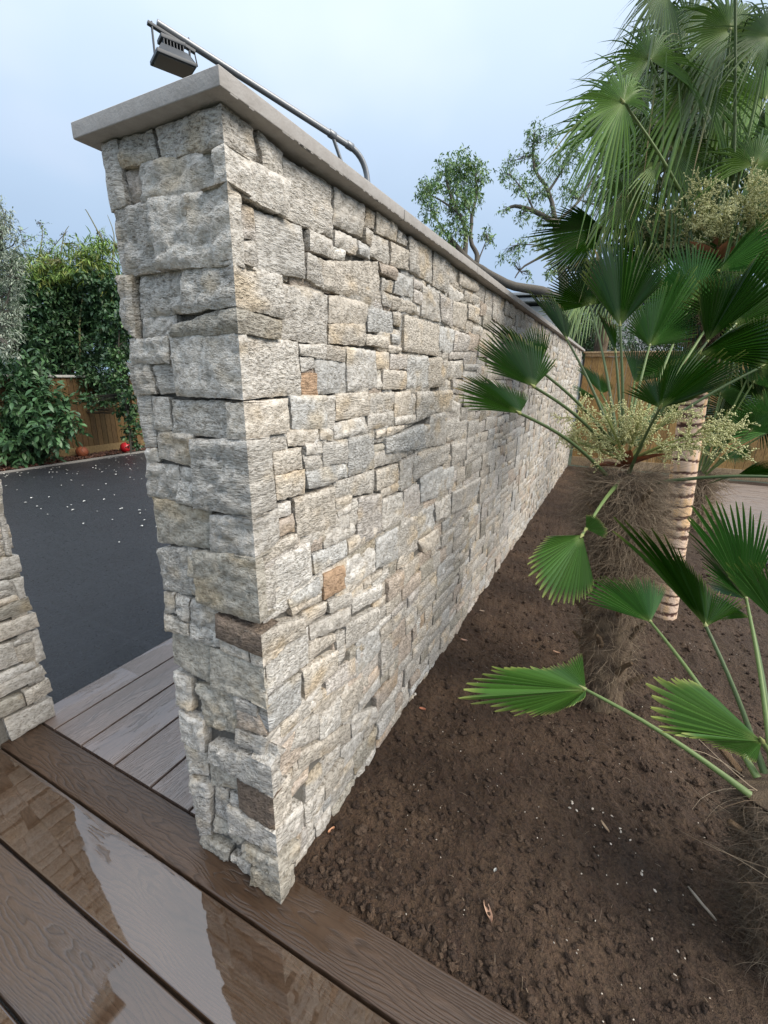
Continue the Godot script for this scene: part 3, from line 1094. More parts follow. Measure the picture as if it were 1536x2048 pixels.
const RIGHT := [
	["g", 99, 2094, 180, 2078, 174, 2027, 108, 2029],
	["g", 188, 2076, 378, 2078, 386, 1964, 181, 1957],
	["g", 399, 2083, 556, 2087, 544, 2002, 387, 1995],
	["p", 18, 1936, 72, 1941, 78, 1883, 8, 1875],
	["g", 21, 1869, 81, 1882, 84, 1830, 22, 1830],
	["w", 78, 1941, 244, 1951, 250, 1840, 79, 1827],
	["g", 276, 1953, 378, 1953, 389, 1913, 278, 1910],
	["g", 403, 1985, 520, 1989, 514, 1949, 402, 1949],
	["w", 392, 1941, 453, 1944, 450, 1920, 391, 1916],
	["g", 259, 1897, 327, 1895, 331, 1828, 255, 1840],
	["g", 155, 1809, 356, 1813, 346, 1688, 149, 1689],
	["t", 334, 1896, 661, 1958, 675, 1835, 336, 1828],
	["t", 369, 1817, 588, 1826, 575, 1764, 361, 1746],
	["t", 361, 1741, 569, 1761, 562, 1699, 354, 1691],
	["g", 16, 1685, 210, 1682, 214, 1553, 28, 1553],
	["g", 212, 1677, 341, 1685, 335, 1648, 216, 1656],
	["w", 220, 1646, 278, 1646, 282, 1624, 220, 1612],
	["o", 217, 1605, 292, 1606, 294, 1548, 222, 1550],
	["t", 344, 1683, 443, 1683, 439, 1647, 337, 1646],
	["b", 287, 1644, 447, 1642, 451, 1555, 294, 1553],
	["w", 449, 1685, 634, 1683, 655, 1567, 452, 1558],
	["b", 166, 1551, 334, 1547, 330, 1455, 171, 1469],
	["g", 339, 1544, 383, 1545, 380, 1451, 335, 1452],
	["t", 386, 1551, 584, 1549, 584, 1478, 386, 1473],
	["t", 151, 1469, 291, 1459, 284, 1418, 156, 1423],
	["w", 300, 1455, 356, 1447, 365, 1417, 299, 1427],
	["w", 375, 1463, 564, 1473, 581, 1419, 379, 1418],
	["g", 79, 1463, 150, 1456, 153, 1418, 86, 1419],
	["t", 90, 1416, 208, 1411, 211, 1356, 92, 1358],
	["g", 226, 1419, 306, 1415, 309, 1386, 226, 1392],
	["w", 313, 1411, 447, 1408, 448, 1335, 315, 1347],
	["g", 219, 1388, 304, 1378, 302, 1344, 228, 1345],
	["b", 456, 1410, 635, 1411, 640, 1284, 456, 1289],
	["t", 90, 1354, 219, 1349, 213, 1286, 94, 1291],
	["b", 225, 1340, 376, 1334, 383, 1287, 234, 1293],
	["b", 382, 1340, 448, 1332, 450, 1287, 383, 1293],
	["t", 166, 1277, 368, 1271, 369, 1142, 175, 1163],
	["g", 374, 1282, 637, 1277, 634, 1194, 381, 1230],
	["g", 375, 1225, 477, 1216, 470, 1196, 377, 1199],
	["w", 101, 1276, 157, 1273, 157, 1237, 97, 1240],
	["r", 89, 1229, 161, 1234, 162, 1188, 88, 1194],
	["g", 391, 1182, 470, 1189, 473, 1161, 396, 1161],
	["p", 517, 1196, 682, 1177, 698, 1023, 501, 1023],
	["t", 22, 1177, 166, 1177, 164, 1147, 19, 1136],
	["w", 78, 1133, 230, 1130, 236, 1015, 71, 1004],
	["g", 26, 1114, 73, 1121, 62, 1002, 16, 1021],
	["r", 231, 1139, 302, 1136, 297, 1089, 236, 1094],
	["g", 307, 1134, 490, 1121, 490, 1071, 305, 1086],
	["b", 245, 1085, 435, 1070, 434, 1014, 249, 1022],
	["t", 441, 1068, 690, 1064, 699, 1018, 443, 1020],
	["b", 120, 990, 271, 1000, 277, 948, 123, 967],
	["t", 127, 962, 282, 939, 283, 917, 134, 936],
	["o", 295, 1001, 411, 987, 415, 905, 292, 917],
	["w", 418, 1002, 635, 982, 648, 876, 434, 886],
	["b", 642, 991, 765, 989, 769, 872, 652, 887],
	["g", 316, 899, 460, 867, 463, 819, 323, 853],
	["t", 179, 923, 307, 899, 300, 864, 176, 872],
	["w", 15, 864, 208, 859, 203, 736, 7, 751],
	["g", 217, 857, 459, 809, 461, 741, 217, 809],
	["t", 217, 806, 361, 748, 360, 725, 210, 742],
	["g", 360, 736, 414, 738, 416, 661, 369, 625],
	["g", 421, 754, 663, 711, 665, 635, 419, 659],
	["b", 498, 644, 681, 618, 688, 493, 496, 488],
	["w", 470, 831, 696, 802, 697, 740, 472, 775],
	["t", 566, 860, 711, 855, 716, 827, 566, 832],
	["b", 2, 738, 162, 723, 150, 616, 6, 629],
	["t", 172, 727, 369, 684, 367, 610, 178, 614],
	["p", 293, 603, 489, 576, 488, 498, 291, 549],
	["t", 222, 602, 414, 521, 413, 480, 228, 497],
	["t", 389, 475, 589, 460, 594, 358, 389, 353],
	["g", 61, 613, 208, 596, 208, 543, 52, 563],
	["g", 135, 539, 246, 515, 249, 407, 92, 482],
	["w", 249, 476, 386, 469, 386, 356, 251, 393],
	["t", 133, 438, 452, 308, 458, 219, 134, 374],
	["g", 460, 325, 665, 223, 675, 138, 466, 227],
	["t", 565, 2084, 621, 2085, 617, 2042, 561, 2037],
	["t", 628, 2088, 774, 2098, 777, 2046, 632, 2037],
	["g", 561, 2031, 603, 2032, 600, 1989, 561, 1996],
	["b", 525, 1984, 596, 1985, 597, 1955, 521, 1951],
	["g", 607, 2027, 730, 2035, 729, 1962, 604, 1969],
	["t", 739, 2034, 878, 2038, 883, 1978, 737, 1964],
	["g", 788, 2085, 866, 2081, 868, 2053, 785, 2048],
	["g", 875, 2083, 1108, 2092, 1116, 1969, 892, 1979],
	["g", 1132, 2093, 1329, 2097, 1306, 1964, 1123, 1966],
	["g", 1339, 2086, 1433, 2081, 1437, 2017, 1327, 2017],
	["r", 660, 1955, 780, 1962, 782, 1927, 676, 1929],
	["b", 781, 1952, 925, 1956, 940, 1894, 775, 1884],
	["g", 681, 1913, 773, 1919, 762, 1886, 682, 1880],
	["p", 930, 1957, 1017, 1952, 1013, 1932, 937, 1928],
	["p", 943, 1921, 1014, 1920, 1013, 1876, 951, 1884],
	["g", 1023, 1949, 1204, 1940, 1238, 1838, 1011, 1835],
	["p", 1217, 1946, 1378, 1942, 1397, 1830, 1252, 1844],
	["w", 1314, 2006, 1543, 1995, 1549, 1966, 1371, 1937],
	["t", 1386, 1939, 1607, 1954, 1612, 1840, 1403, 1841],
	["g", 682, 1873, 762, 1872, 750, 1835, 683, 1836],
	["t", 762, 1872, 920, 1872, 1010, 1839, 760, 1829],
	["t", 1466, 2078, 1785, 2084, 1775, 2040, 1469, 2022],
	["t", 1624, 1961, 1827, 1966, 1824, 1893, 1639, 1895],
	["g", 1558, 2012, 1813, 2019, 1802, 1979, 1566, 1973],
	["b", 585, 1820, 764, 1818, 775, 1753, 592, 1743],
	["g", 769, 1823, 838, 1827, 836, 1782, 779, 1784],
	["t", 850, 1821, 1229, 1823, 1230, 1696, 853, 1697],
	["b", 1235, 1820, 1432, 1820, 1412, 1715, 1243, 1718],
	["p", 1439, 1818, 1674, 1816, 1676, 1741, 1429, 1728],
	["t", 577, 1732, 734, 1736, 728, 1699, 572, 1703],
	["b", 750, 1745, 828, 1749, 829, 1720, 758, 1718],
	["t", 731, 1708, 834, 1705, 831, 1690, 732, 1688],
	["t", 636, 1680, 746, 1686, 748, 1631, 656, 1629],
	["p", 753, 1680, 893, 1684, 900, 1634, 754, 1631],
	["t", 691, 1627, 885, 1621, 889, 1558, 692, 1561],
	["g", 656, 1607, 685, 1607, 686, 1561, 650, 1562],
	["b", 901, 1684, 1113, 1687, 1127, 1558, 913, 1561],
	["t", 1123, 1681, 1385, 1695, 1333, 1563, 1137, 1558],
	["g", 1413, 1677, 1613, 1687, 1630, 1607, 1414, 1590],
	["p", 1392, 1726, 1677, 1737, 1677, 1703, 1398, 1688],
	["g", 590, 1546, 790, 1547, 789, 1489, 587, 1482],
	["t", 794, 1544, 944, 1547, 941, 1464, 798, 1453],
	["g", 1001, 1543, 1223, 1538, 1224, 1443, 1006, 1421],
	["t", 1228, 1542, 1442, 1541, 1439, 1442, 1240, 1446],
	["g", 581, 1477, 782, 1476, 784, 1426, 584, 1428],
	["g", 790, 1454, 995, 1450, 997, 1422, 792, 1428],
	["t", 647, 1416, 723, 1418, 721, 1394, 647, 1392],
	["t", 727, 1418, 878, 1418, 863, 1396, 728, 1390],
	["b", 721, 1381, 1078, 1405, 1109, 1297, 723, 1327],
	["g", 1166, 1439, 1351, 1439, 1400, 1281, 1114, 1300],
	["g", 1365, 1389, 1582, 1408, 1589, 1295, 1399, 1290],
	["g", 1084, 1393, 1165, 1398, 1172, 1339, 1103, 1309],
	["g", 1443, 1496, 1599, 1469, 1565, 1418, 1446, 1438],
	["t", 651, 1270, 840, 1268, 844, 1194, 659, 1195],
	["t", 697, 1187, 844, 1191, 850, 1154, 698, 1157],
	["g", 852, 1273, 975, 1276, 962, 1152, 875, 1148],
	["g", 994, 1269, 1472, 1265, 1465, 1186, 1007, 1162],
	["g", 701, 1152, 884, 1139, 904, 1019, 705, 1021],
	["p", 901, 1143, 1057, 1137, 1072, 1026, 908, 1021],
	["b", 1074, 1176, 1364, 1171, 1335, 1023, 1080, 1048],
	["b", 1367, 1144, 1549, 1141, 1563, 1020, 1377, 1031],
	["b", 645, 1005, 841, 1002, 852, 857, 650, 884],
	["g", 849, 1004, 1045, 996, 1075, 820, 871, 827],
	["b", 1059, 1000, 1266, 995, 1283, 855, 1076, 867],
	["g", 1271, 1002, 1525, 989, 1502, 869, 1302, 896],
	["g", 1538, 996, 2107, 975, 1893, 831, 1545, 872],
	["g", 1493, 1263, 1733, 1248, 1737, 1154, 1505, 1153],
	["t", 1077, 858, 1359, 842, 1384, 753, 1166, 767],
]
const PIER := [
	["g", 73, 128, -121, 107, -114, 9, 69, 0],
	["t", -17, 209, -123, 213, -131, 136, -17, 132],
	["m", 97, 223, -13, 205, -13, 136, 112, 145],
	["g", 82, 297, -110, 291, -124, 234, 95, 229],
	["w", 72, 348, -92, 336, -90, 297, 82, 297],
	["g", -99, 472, -129, 476, -133, 312, -92, 309],
	["t", -23, 437, -99, 426, -92, 350, -27, 356],
	["g", 45, 483, -22, 469, -25, 358, 68, 365],
	["g", -24, 465, -96, 467, -93, 436, -21, 441],
	["t", 28, 568, -131, 559, -133, 487, 44, 491],
	["m", 14, 640, -119, 641, -124, 576, 26, 582],
	["g", -76, 746, -115, 742, -110, 646, -87, 644],
	["w", -8, 751, -71, 749, -81, 711, 1, 707],
	["g", 1, 705, -78, 708, -78, 672, 7, 675],
	["t", 7, 675, -80, 669, -82, 644, 14, 642],
	["g", -28, 855, -122, 841, -120, 764, -9, 756],
	["g", -83, 1020, -105, 1019, -96, 851, -75, 852],
	["t", -47, 1019, -80, 1018, -73, 853, -29, 857],
	["m", -78, 1108, -114, 1111, -105, 1036, -64, 1036],
	["g", -92, 1180, -119, 1180, -114, 1114, -79, 1111],
]


func wall(stone_mat: Material, mortar_mat: Material, cap_mat: Material) -> void:
	var o := thing("stone_wall", "long free-standing wall of rough grey and tan stone with a concrete coping", "wall")
	var core := Build.new()
	core.box(Vector3(-0.188, 1.03, -4.33), Vector3(0.164, 1.065, 4.307), 0.01)
	part("mortar_core", core.mesh(), mortar_mat, o)
	var r := rng(77)
	for s in CORNERS:
		var k := tone(s[0], r)
		var m := Build.new()
		var proud := r.randf_range(0.002, 0.027)
		var ct: float = s[5] * 0.001
		var cb: float = s[6] * 0.001
		var et := Vector3(-s[1] * 0.001 + 0.0025, minf(s[2] * 0.001, 2.09), 0)
		var eb := Vector3(-s[3] * 0.001 + 0.0025, maxf(s[4] * 0.001, 0.002), 0)
		var rt := Vector3(0, minf(s[8] * 0.001, 2.09), -s[7] * 0.001 + 0.003)
		var rb := Vector3(0, maxf(s[10] * 0.001, -0.03), -s[9] * 0.001 + 0.003)
		ct = minf(ct + 0.004, 2.09)
		cb = maxf(cb - 0.004, 0.002)
		et.y = minf(et.y + 0.004, 2.09)
		eb.y = maxf(eb.y - 0.004, 0.002)
		rt.y = minf(rt.y + 0.004, 2.09)
		rb.y -= 0.004
		stone_face(m, et, Vector3(0, ct, 0), Vector3(0, cb, 0), eb, Vector3(0, 0, 1), proud, k, r, 0.0095, Vector3.ZERO, Vector3(1, 0, 0))
		stone_face(m, Vector3(0, ct, 0), rt, rb, Vector3(0, cb, 0), Vector3(1, 0, 0), proud, k if s[0] != "d" else tone("t", r), r, 0.0095, Vector3(0, 0, 1), Vector3.ZERO)
		part("stone", m.mesh(), stone_mats[r.randi() % 5], o)
	for s in END:
		var m := Build.new()
		var q := []
		for i in 4:
			q.append(Vector3(-s[1 + i * 2] * 0.001, clampf(s[2 + i * 2] * 0.001, 0.001, 2.092), 0))
		if q[0].y - q[3].y < 0.008 and q[1].y - q[2].y < 0.008:
			continue
		shrink(q, -0.0012)
		bed(q, 0.0035)
		stone_face(m, q[0], q[1], q[2], q[3], Vector3(0, 0, 1), r.randf_range(-0.006, 0.014), tone(s[0], r), r, 0.0095)
		part("stone", m.mesh(), stone_mats[r.randi() % 5], o)
	var taken := []
	for s in RIGHT:
		var m := Build.new()
		var q := []
		for i in 4:
			q.append(Vector3(0, minf(s[2 + i * 2] * 0.001, 2.092), -s[1 + i * 2] * 0.001))
		taken.append(Rect2(minf(s[1], s[7]) * 0.001, minf(s[6], s[8]) * 0.001, (maxf(s[3], s[5]) - minf(s[1], s[7])) * 0.001, (maxf(s[2], s[4]) - minf(s[6], s[8])) * 0.001))
		shrink(q, -0.0008)
		bed(q, 0.0015)
		stone_face(m, q[0], q[1], q[2], q[3], Vector3(1, 0, 0), r.randf_range(-0.003, 0.007), tone(s[0], r), r, 0.0105)
		part("stone", m.mesh(), stone_mats[r.randi() % 5], o)
	for s in CORNERS:
		taken.append(Rect2(-0.02, minf(s[10], s[6]) * 0.001, maxf(s[7], s[9]) * 0.001 + 0.02, (maxf(s[8], s[5]) - minf(s[10], s[6])) * 0.001))
	# the rest of the long face, coursed in the same way
	var blocks := course_stones(0.02, 8.64, -0.06, 2.092, 5)
	blocks.sort_custom(func(a, b): return a[0] < b[0])
	var rest := Build.new()
	var singles := END.size() + CORNERS.size() + RIGHT.size()
	for b in blocks:
		var rect := Rect2(b[0], b[2], b[1] - b[0], b[3] - b[2])
		var hits := 0
		for k in 49:
			var at := rect.position + rect.size * Vector2((k % 7 + 0.5) / 7.0, (k / 7 + 0.5) / 7.0)
			for t in taken:
				if t.has_point(at):
					hits += 1
					break
		var share := hits / 49.0
		if share > 0.86:
			continue
		var proud := r.randf_range(-0.004, 0.010)
		if share > 0.04:
			proud = r.randf_range(-0.010, -0.003)
		var j := func(): return r.randf_range(-0.007, 0.007)
		var wv := func(u, v): return soft.get_noise_2d(u * 1.3, v * 3.0) * 0.018
		var q := []
		for c in [[b[0], b[3]], [b[1], b[3]], [b[1], b[2]], [b[0], b[2]]]:
			q.append(Vector3(0, minf(c[1] + wv.call(c[0], c[1]) + j.call(), 2.092), -clampf(c[0] + j.call(), 0.0, 8.64)))
		shrink(q)
		var far: float = b[0]
		var cell := 0.014 if far < 1.6 else (0.018 if far < 3.0 else 0.03)
		if singles < 300:
			var m := Build.new()
			stone_face(m, q[0], q[1], q[2], q[3], Vector3(1, 0, 0), proud, tone(pick_tone(r), r), r, cell)
			part("stone", m.mesh(), stone_mats[r.randi() % 5], o)
			singles += 1
		else:
			stone_face(rest, q[0], q[1], q[2], q[3], Vector3(1, 0, 0), proud, tone(pick_tone(r), r), r, cell)
	# stones at the hidden back
	for b in course_stones(0.03, 4.0, -0.03, 2.09, 9):
		var q := [Vector3(-0.354, b[3], -b[1]), Vector3(-0.354, b[3], -b[0]), Vector3(-0.354, b[2], -b[0]), Vector3(-0.354, b[2], -b[1])]
		shrink(q)
		stone_face(rest, q[0], q[1], q[2], q[3], Vector3(-1, 0, 0), r.randf_range(-0.014, 0.002), tone(pick_tone(r), r), r, 0.03)
	var st := part("farther_stones", rest.mesh(), stone_mat, o)
	st.set_meta("kind", "stuff")
	# coping
	var cuts := [0.0435, -0.745, -1.60, -2.45, -3.30, -4.15, -5.0, -5.85, -6.7, -7.55, -8.66]
	for i in cuts.size() - 1:
		part("coping_slab", slab(-0.40, 0.0435, cuts[i + 1] + 0.0025, cuts[i] - (0.0 if i == 0 else 0.0025), 2.0945, 2.1265, i), cap_mat, o)


func slab(x0: float, x1: float, z0: float, z1: float, y0: float, y1: float, s: int) -> ArrayMesh:
	var m := Build.new()
	m.box(Vector3((x0 + x1) * 0.5, (y0 + y1) * 0.5, (z0 + z1) * 0.5), Vector3((x1 - x0) * 0.5, (y1 - y0) * 0.5, (z1 - z0) * 0.5), 0.0022)
	# a slightly ragged lower arris: small chips of mortar under the slab
	var r := rng(s + 300)
	for i in 26:
		var f := r.randf()
		m.box(Vector3(x1 - 0.0022, y0 - 0.0002, lerpf(z0, z1, f)), Vector3(0.0015, 0.0016, r.randf_range(0.003, 0.012)), 0.0008)
	return m.mesh()


# brings a traced stone's beds up to its neighbours', so that the joint stays thin
func bed(q: Array, by: float) -> void:
	for i in 4:
		var p: Vector3 = q[i]
		p.y = minf(p.y + (by if i < 2 else -by), 2.092)
		q[i] = p


func shrink(q: Array, by := 0.0008) -> void:
	var mid: Vector3 = (q[0] + q[1] + q[2] + q[3]) * 0.25
	for i in 4:
		var d: Vector3 = mid - q[i]
		q[i] += d.normalized() * minf(by, d.length() * 0.1)


func pier(stone_mat: Material, mortar_mat: Material, cap_mat: Material) -> void:
	var o := thing("stone_pier", "rough tan stone gate pier cut off by the left edge, on the deck", "pier", Vector3(-1.48, 0, -0.12))
	var back := Vector3(-1.48, 0, -0.12)
	var core := Build.new()
	core.box(Vector3(-0.2, 1.03, 0.72), Vector3(0.175, 1.06, 0.69), 0.01)
	part("mortar_core", core.mesh(), mortar_mat, o)
	var r := rng(91)
	var taken := []
	for s in PIER:
		var m := Build.new()
		var q := []
		for i in 4:
			q.append(Vector3(0, maxf(s[2 + i * 2] * 0.001, 0.002), s[1 + i * 2] * 0.001 + 0.12))
		q = [q[1], q[0], q[3], q[2]]
		taken.append(Rect2(minf(q[0].z, q[3].z), minf(q[2].y, q[3].y), maxf(q[1].z, q[2].z) - minf(q[0].z, q[3].z), maxf(q[0].y, q[1].y) - minf(q[2].y, q[3].y)))
		shrink(q)
		stone_face(m, q[0], q[1], q[2], q[3], Vector3(1, 0, 0), r.randf_range(0.0, 0.014), tone(s[0], r) * 0.95, r, 0.014)
		part("stone", m.mesh(), stone_mats[r.randi() % 5], o)
	for b in course_stones(0.0, 1.41, 0.002, 2.09, 31):
		var rect := Rect2(b[0], b[2], b[1] - b[0], b[3] - b[2])
		var covered := 0.0
		for t in taken:
			covered += rect.intersection(t).get_area()
		if covered / rect.get_area() > 0.35:
			continue
		var q := [Vector3(0, b[3], b[0]), Vector3(0, b[3], b[1]), Vector3(0, b[2], b[1]), Vector3(0, b[2], b[0])]
		shrink(q)
		var m := Build.new()
		stone_face(m, q[0], q[1], q[2], q[3], Vector3(1, 0, 0), r.randf_range(-0.012, 0.01), tone(pick_tone(r), r), r, 0.025)
		part("stone", m.mesh(), stone_mats[r.randi() % 5], o)
	# its narrow end, turned to the drive
	for b in course_stones(0.0, 0.39, 0.002, 2.09, 37):
		var q := [Vector3(-b[0], b[3], 0.02), Vector3(-b[1], b[3], 0.02), Vector3(-b[1], b[2], 0.02), Vector3(-b[0], b[2], 0.02)]
		shrink(q)
		var m := Build.new()
		stone_face(m, q[0], q[1], q[2], q[3], Vector3(0, 0, -1), r.randf_range(0.0, 0.02), tone(pick_tone(r), r), r, 0.03)
		part("stone", m.mesh(), stone_mats[r.randi() % 5], o)
	part("coping_slab", slab(-0.42, 0.045, -0.03, 1.46, 2.0945, 2.1265, 55), cap_mat, o)


func fences(pine: Material) -> void:
	# end fence
	var o := thing("timber_fence", "golden timber board fence closing the far end behind the palms", "fence", Vector3(0.05, 0, -8.75))
	var r := rng(4)
	var x := 0.0
	while x < 6.6:
		var w := 0.118
		var m := Build.new()
		m.box(Vector3(x + w * 0.5, 1.08, 0.003 * (int(x * 9.0) % 2)), Vector3(w * 0.5 - 0.0015, 0.92, 0.009), 0.003, Basis(Vector3.UP, 0.05), Color(0.43, 0.27, 0.10) * r.randf_range(0.8, 1.2))
		part("board", m.mesh(), pine, o)
		x += w
	var c := Build.new()
	c.box(Vector3(3.3, 2.035, 0.02), Vector3(3.3, 0.03, 0.035), 0.004, Basis.IDENTITY, Color(0.42, 0.28, 0.14))
	c.box(Vector3(3.3, 2.078, 0.01), Vector3(3.33, 0.014, 0.06), 0.004, Basis.IDENTITY, Color(0.50, 0.36, 0.20))
	part("capping_rail", c.mesh(), pine, o)
	var g := Build.new()
	g.box(Vector3(3.3, 0.08, 0.02), Vector3(3.3, 0.085, 0.014), 0.003, Basis.IDENTITY, Color(0.50, 0.38, 0.24))
	part("gravel_board", g.mesh(), pine, o)
	# left fence
	var f := thing("timber_fence", "weathered brown timber fence behind the shrubs across the asphalt", "fence", Vector3(-8.95, 0, -1.0))
	var z := 0.0
	while z > -9.0:
		var w := 0.105
		var m := Build.new()
		m.box(Vector3(0.003 * (int(-z * 9.0) % 2), 0.83, z - w * 0.5), Vector3(0.009, 0.70, w * 0.5 - 0.0015), 0.003, Basis(Vector3.UP, 0.06), Color(0.15, 0.092, 0.033) * r.randf_range(0.8, 1.2))
		part("board", m.mesh(), pine, f)
		z -= w
	for i in 5:
		var p := Build.new()
		p.box(Vector3(0.055, 0.78, -0.95 - i * 1.95), Vector3(0.045, 0.78, 0.045), 0.004, Basis.IDENTITY, Color(0.22, 0.135, 0.055))
		part("post", p.mesh(), pine, f)
	var gb := Build.new()
	gb.box(Vector3(0.012, 0.07, -4.5), Vector3(0.016, 0.085, 4.5), 0.003, Basis.IDENTITY, Color(0.27, 0.19, 0.09))
	part("gravel_board", gb.mesh(), pine, f)
	var cp := Build.new()
	cp.box(Vector3(0.0, 1.545, -4.5), Vector3(0.05, 0.022, 4.5), 0.003, Basis.IDENTITY, Color(0.60, 0.62, 0.62))
	part("capping_rail", cp.mesh(), pine, f)


func far_building() -> void:
	var o := thing("flat_roofed_building", "low building with grey flat roof edge glimpsed above the wall, far behind", "building", Vector3(-2.4, 0, -19.3))
	var b := Build.new()
	b.box(Vector3(0, 2.15, -1.5), Vector3(4.5, 2.2, 1.5), 0.01, Basis(Vector3.UP, 0.25), Color(0.45, 0.45, 0.44))
	part("wall", b.mesh(), plain(Color(1, 1, 1), 0.8, true), o)
	var f := Build.new()
	f.box(Vector3(0, 4.55, -1.4), Vector3(4.7, 0.07, 1.75), 0.01, Basis(Vector3.UP, 0.25), Color(0.30, 0.32, 0.34))
	f.box(Vector3(0, 4.75, -1.4), Vector3(4.8, 0.05, 1.85), 0.01, Basis(Vector3.UP, 0.25), Color(0.34, 0.36, 0.38))
	part("roof", f.mesh(), plain(Color(1, 1, 1), 0.5, true), o)


func mast() -> void:
	var foot := Vector3(-2.70, -0.03, -5.43)
	var o := thing("floodlight_mast", "grey swan-neck steel pole carrying a floodlight, rising behind the stone wall", "lamp post", foot)
	var steel := plain(Color(0.24, 0.25, 0.265), 0.38)
	steel.metallic = 0.45
	var dark := plain(Color(0.075, 0.08, 0.088), 0.5)
	var bend := Vector3(-2.700, 4.400, -5.430) - foot
	var tip := Vector3(-3.735, 4.845, -3.110) - foot
	var run := (tip - bend).normalized()
	var p := Build.new()
	p.tube([Vector3.ZERO, Vector3(0, bend.y - 0.36, 0)], [0.045, 0.045], 14)
	var flange := Build.new()
	flange.tube([Vector3(0, 0.0, 0), Vector3(0, 0.02, 0)], [0.12, 0.12], 16)
	part("pole", p.mesh(), steel, o)
	part("base_plate", flange.mesh(), steel, o)
	var arm := []
	var rad := []
	var corner := Vector3(0, bend.y, 0)
	for i in 9:
		var t := i / 8.0
		arm.append(Vector3(0, bend.y - 0.36, 0).lerp(corner, t).lerp(corner.lerp(bend + run * 0.32, t), t))
		rad.append(0.038)
	arm.append(tip)
	rad.append(0.032)
	var a := Build.new()
	a.tube(arm, rad, 14)
	var am := part("arm", a.mesh(), steel, o)
	var sl := bend + (tip - bend) * 0.22
	for spot in [sl, bend + run * 0.30]:
		var clamp_m := Build.new()
		clamp_m.tube([spot - run * 0.045, spot + run * 0.045], [0.047, 0.047], 12)
		part("collar", clamp_m.mesh(), steel, am)
	var br := Build.new()
	br.tube([sl, Vector3(0, bend.y - 0.95, 0)], [0.022, 0.022], 8)
	part("brace", br.mesh(), steel, o)
	# lamp, hung below the arm's end by two straps
	var side := run.cross(Vector3.UP).normalized()
	var fw := side.cross(Vector3.UP).normalized()
	var bs := Basis(fw, Vector3.UP, -side)
	var ctr := tip - run * 0.12 + Vector3(0, -0.27, 0) - side * 0.0
	var lamp := Build.new()
	lamp.box(ctr + Vector3(0, 0.01, 0), Vector3(0.185, 0.018, 0.14), 0.005, bs)
	# sloping housing
	var lo := []
	var hi := []
	for c in [[-1, -1], [1, -1], [1, 1], [-1, 1]]:
		lo.append(lamp.pt(ctr + bs * Vector3(0.170 * c[0], 0.028, 0.125 * c[1])))
	for c in [[-1, -1], [1, -1], [1, 1], [-1, 1]]:
		hi.append(lamp.pt(ctr + bs * Vector3(0.12 * c[0], 0.105, 0.085 * c[1])))
	for i in 4:
		var j := (i + 1) % 4
		lamp.quad_out(lo[i], lo[j], hi[j], hi[i], lamp.v[lo[i]] + lamp.v[lo[j]] - ctr * 2.0)
	lamp.quad_out(hi[0], hi[1], hi[2], hi[3], Vector3.UP)
	var housing := part("lamp_housing", lamp.mesh(), dark, o)
	var fins := Build.new()
	for i in 7:
		fins.box(ctr + bs * Vector3(-0.09 + i * 0.03, 0.135, 0), Vector3(0.004, 0.032, 0.07), 0.001, bs)
	fins.box(ctr + bs * Vector3(0, 0.175, 0), Vector3(0.115, 0.018, 0.075), 0.005, bs)
	part("cooling_fins", fins.mesh(), dark, housing)
	var lens := Build.new()
	lens.box(ctr + Vector3(0, -0.010, 0), Vector3(0.165, 0.003, 0.12), 0.001, bs)
	var lm := plain(Color(0.17, 0.18, 0.185), 0.15)
	part("lens", lens.mesh(), lm, housing)
	var st := Build.new()
	for s in [-1, 1]:
		st.box(ctr + bs * Vector3(0.17 * s, 0.15, 0), Vector3(0.006, 0.13, 0.018), 0.002, bs)
	var up_axis := Basis(run, run.cross(side).normalized() * -1.0, side)
	st.box(tip - run * 0.13 + Vector3(0, -0.045, 0), Vector3(0.22, 0.014, 0.022), 0.003, up_axis)
	part("strap", st.mesh(), dark, o)
	var cable := Build.new()
	cable.tube([tip - run * 0.34 + Vector3(0, -0.03, 0), tip - run * 0.37 + Vector3(0, -0.14, 0) + side * 0.02, ctr + bs * Vector3(0.16, 0.10, 0.05), ctr + bs * Vector3(0.10, 0.09, 0.02)], [0.007, 0.007, 0.007, 0.007], 6)
	part("cable", cable.mesh(), plain(Color(0.03, 0.03, 0.03), 0.5), o)


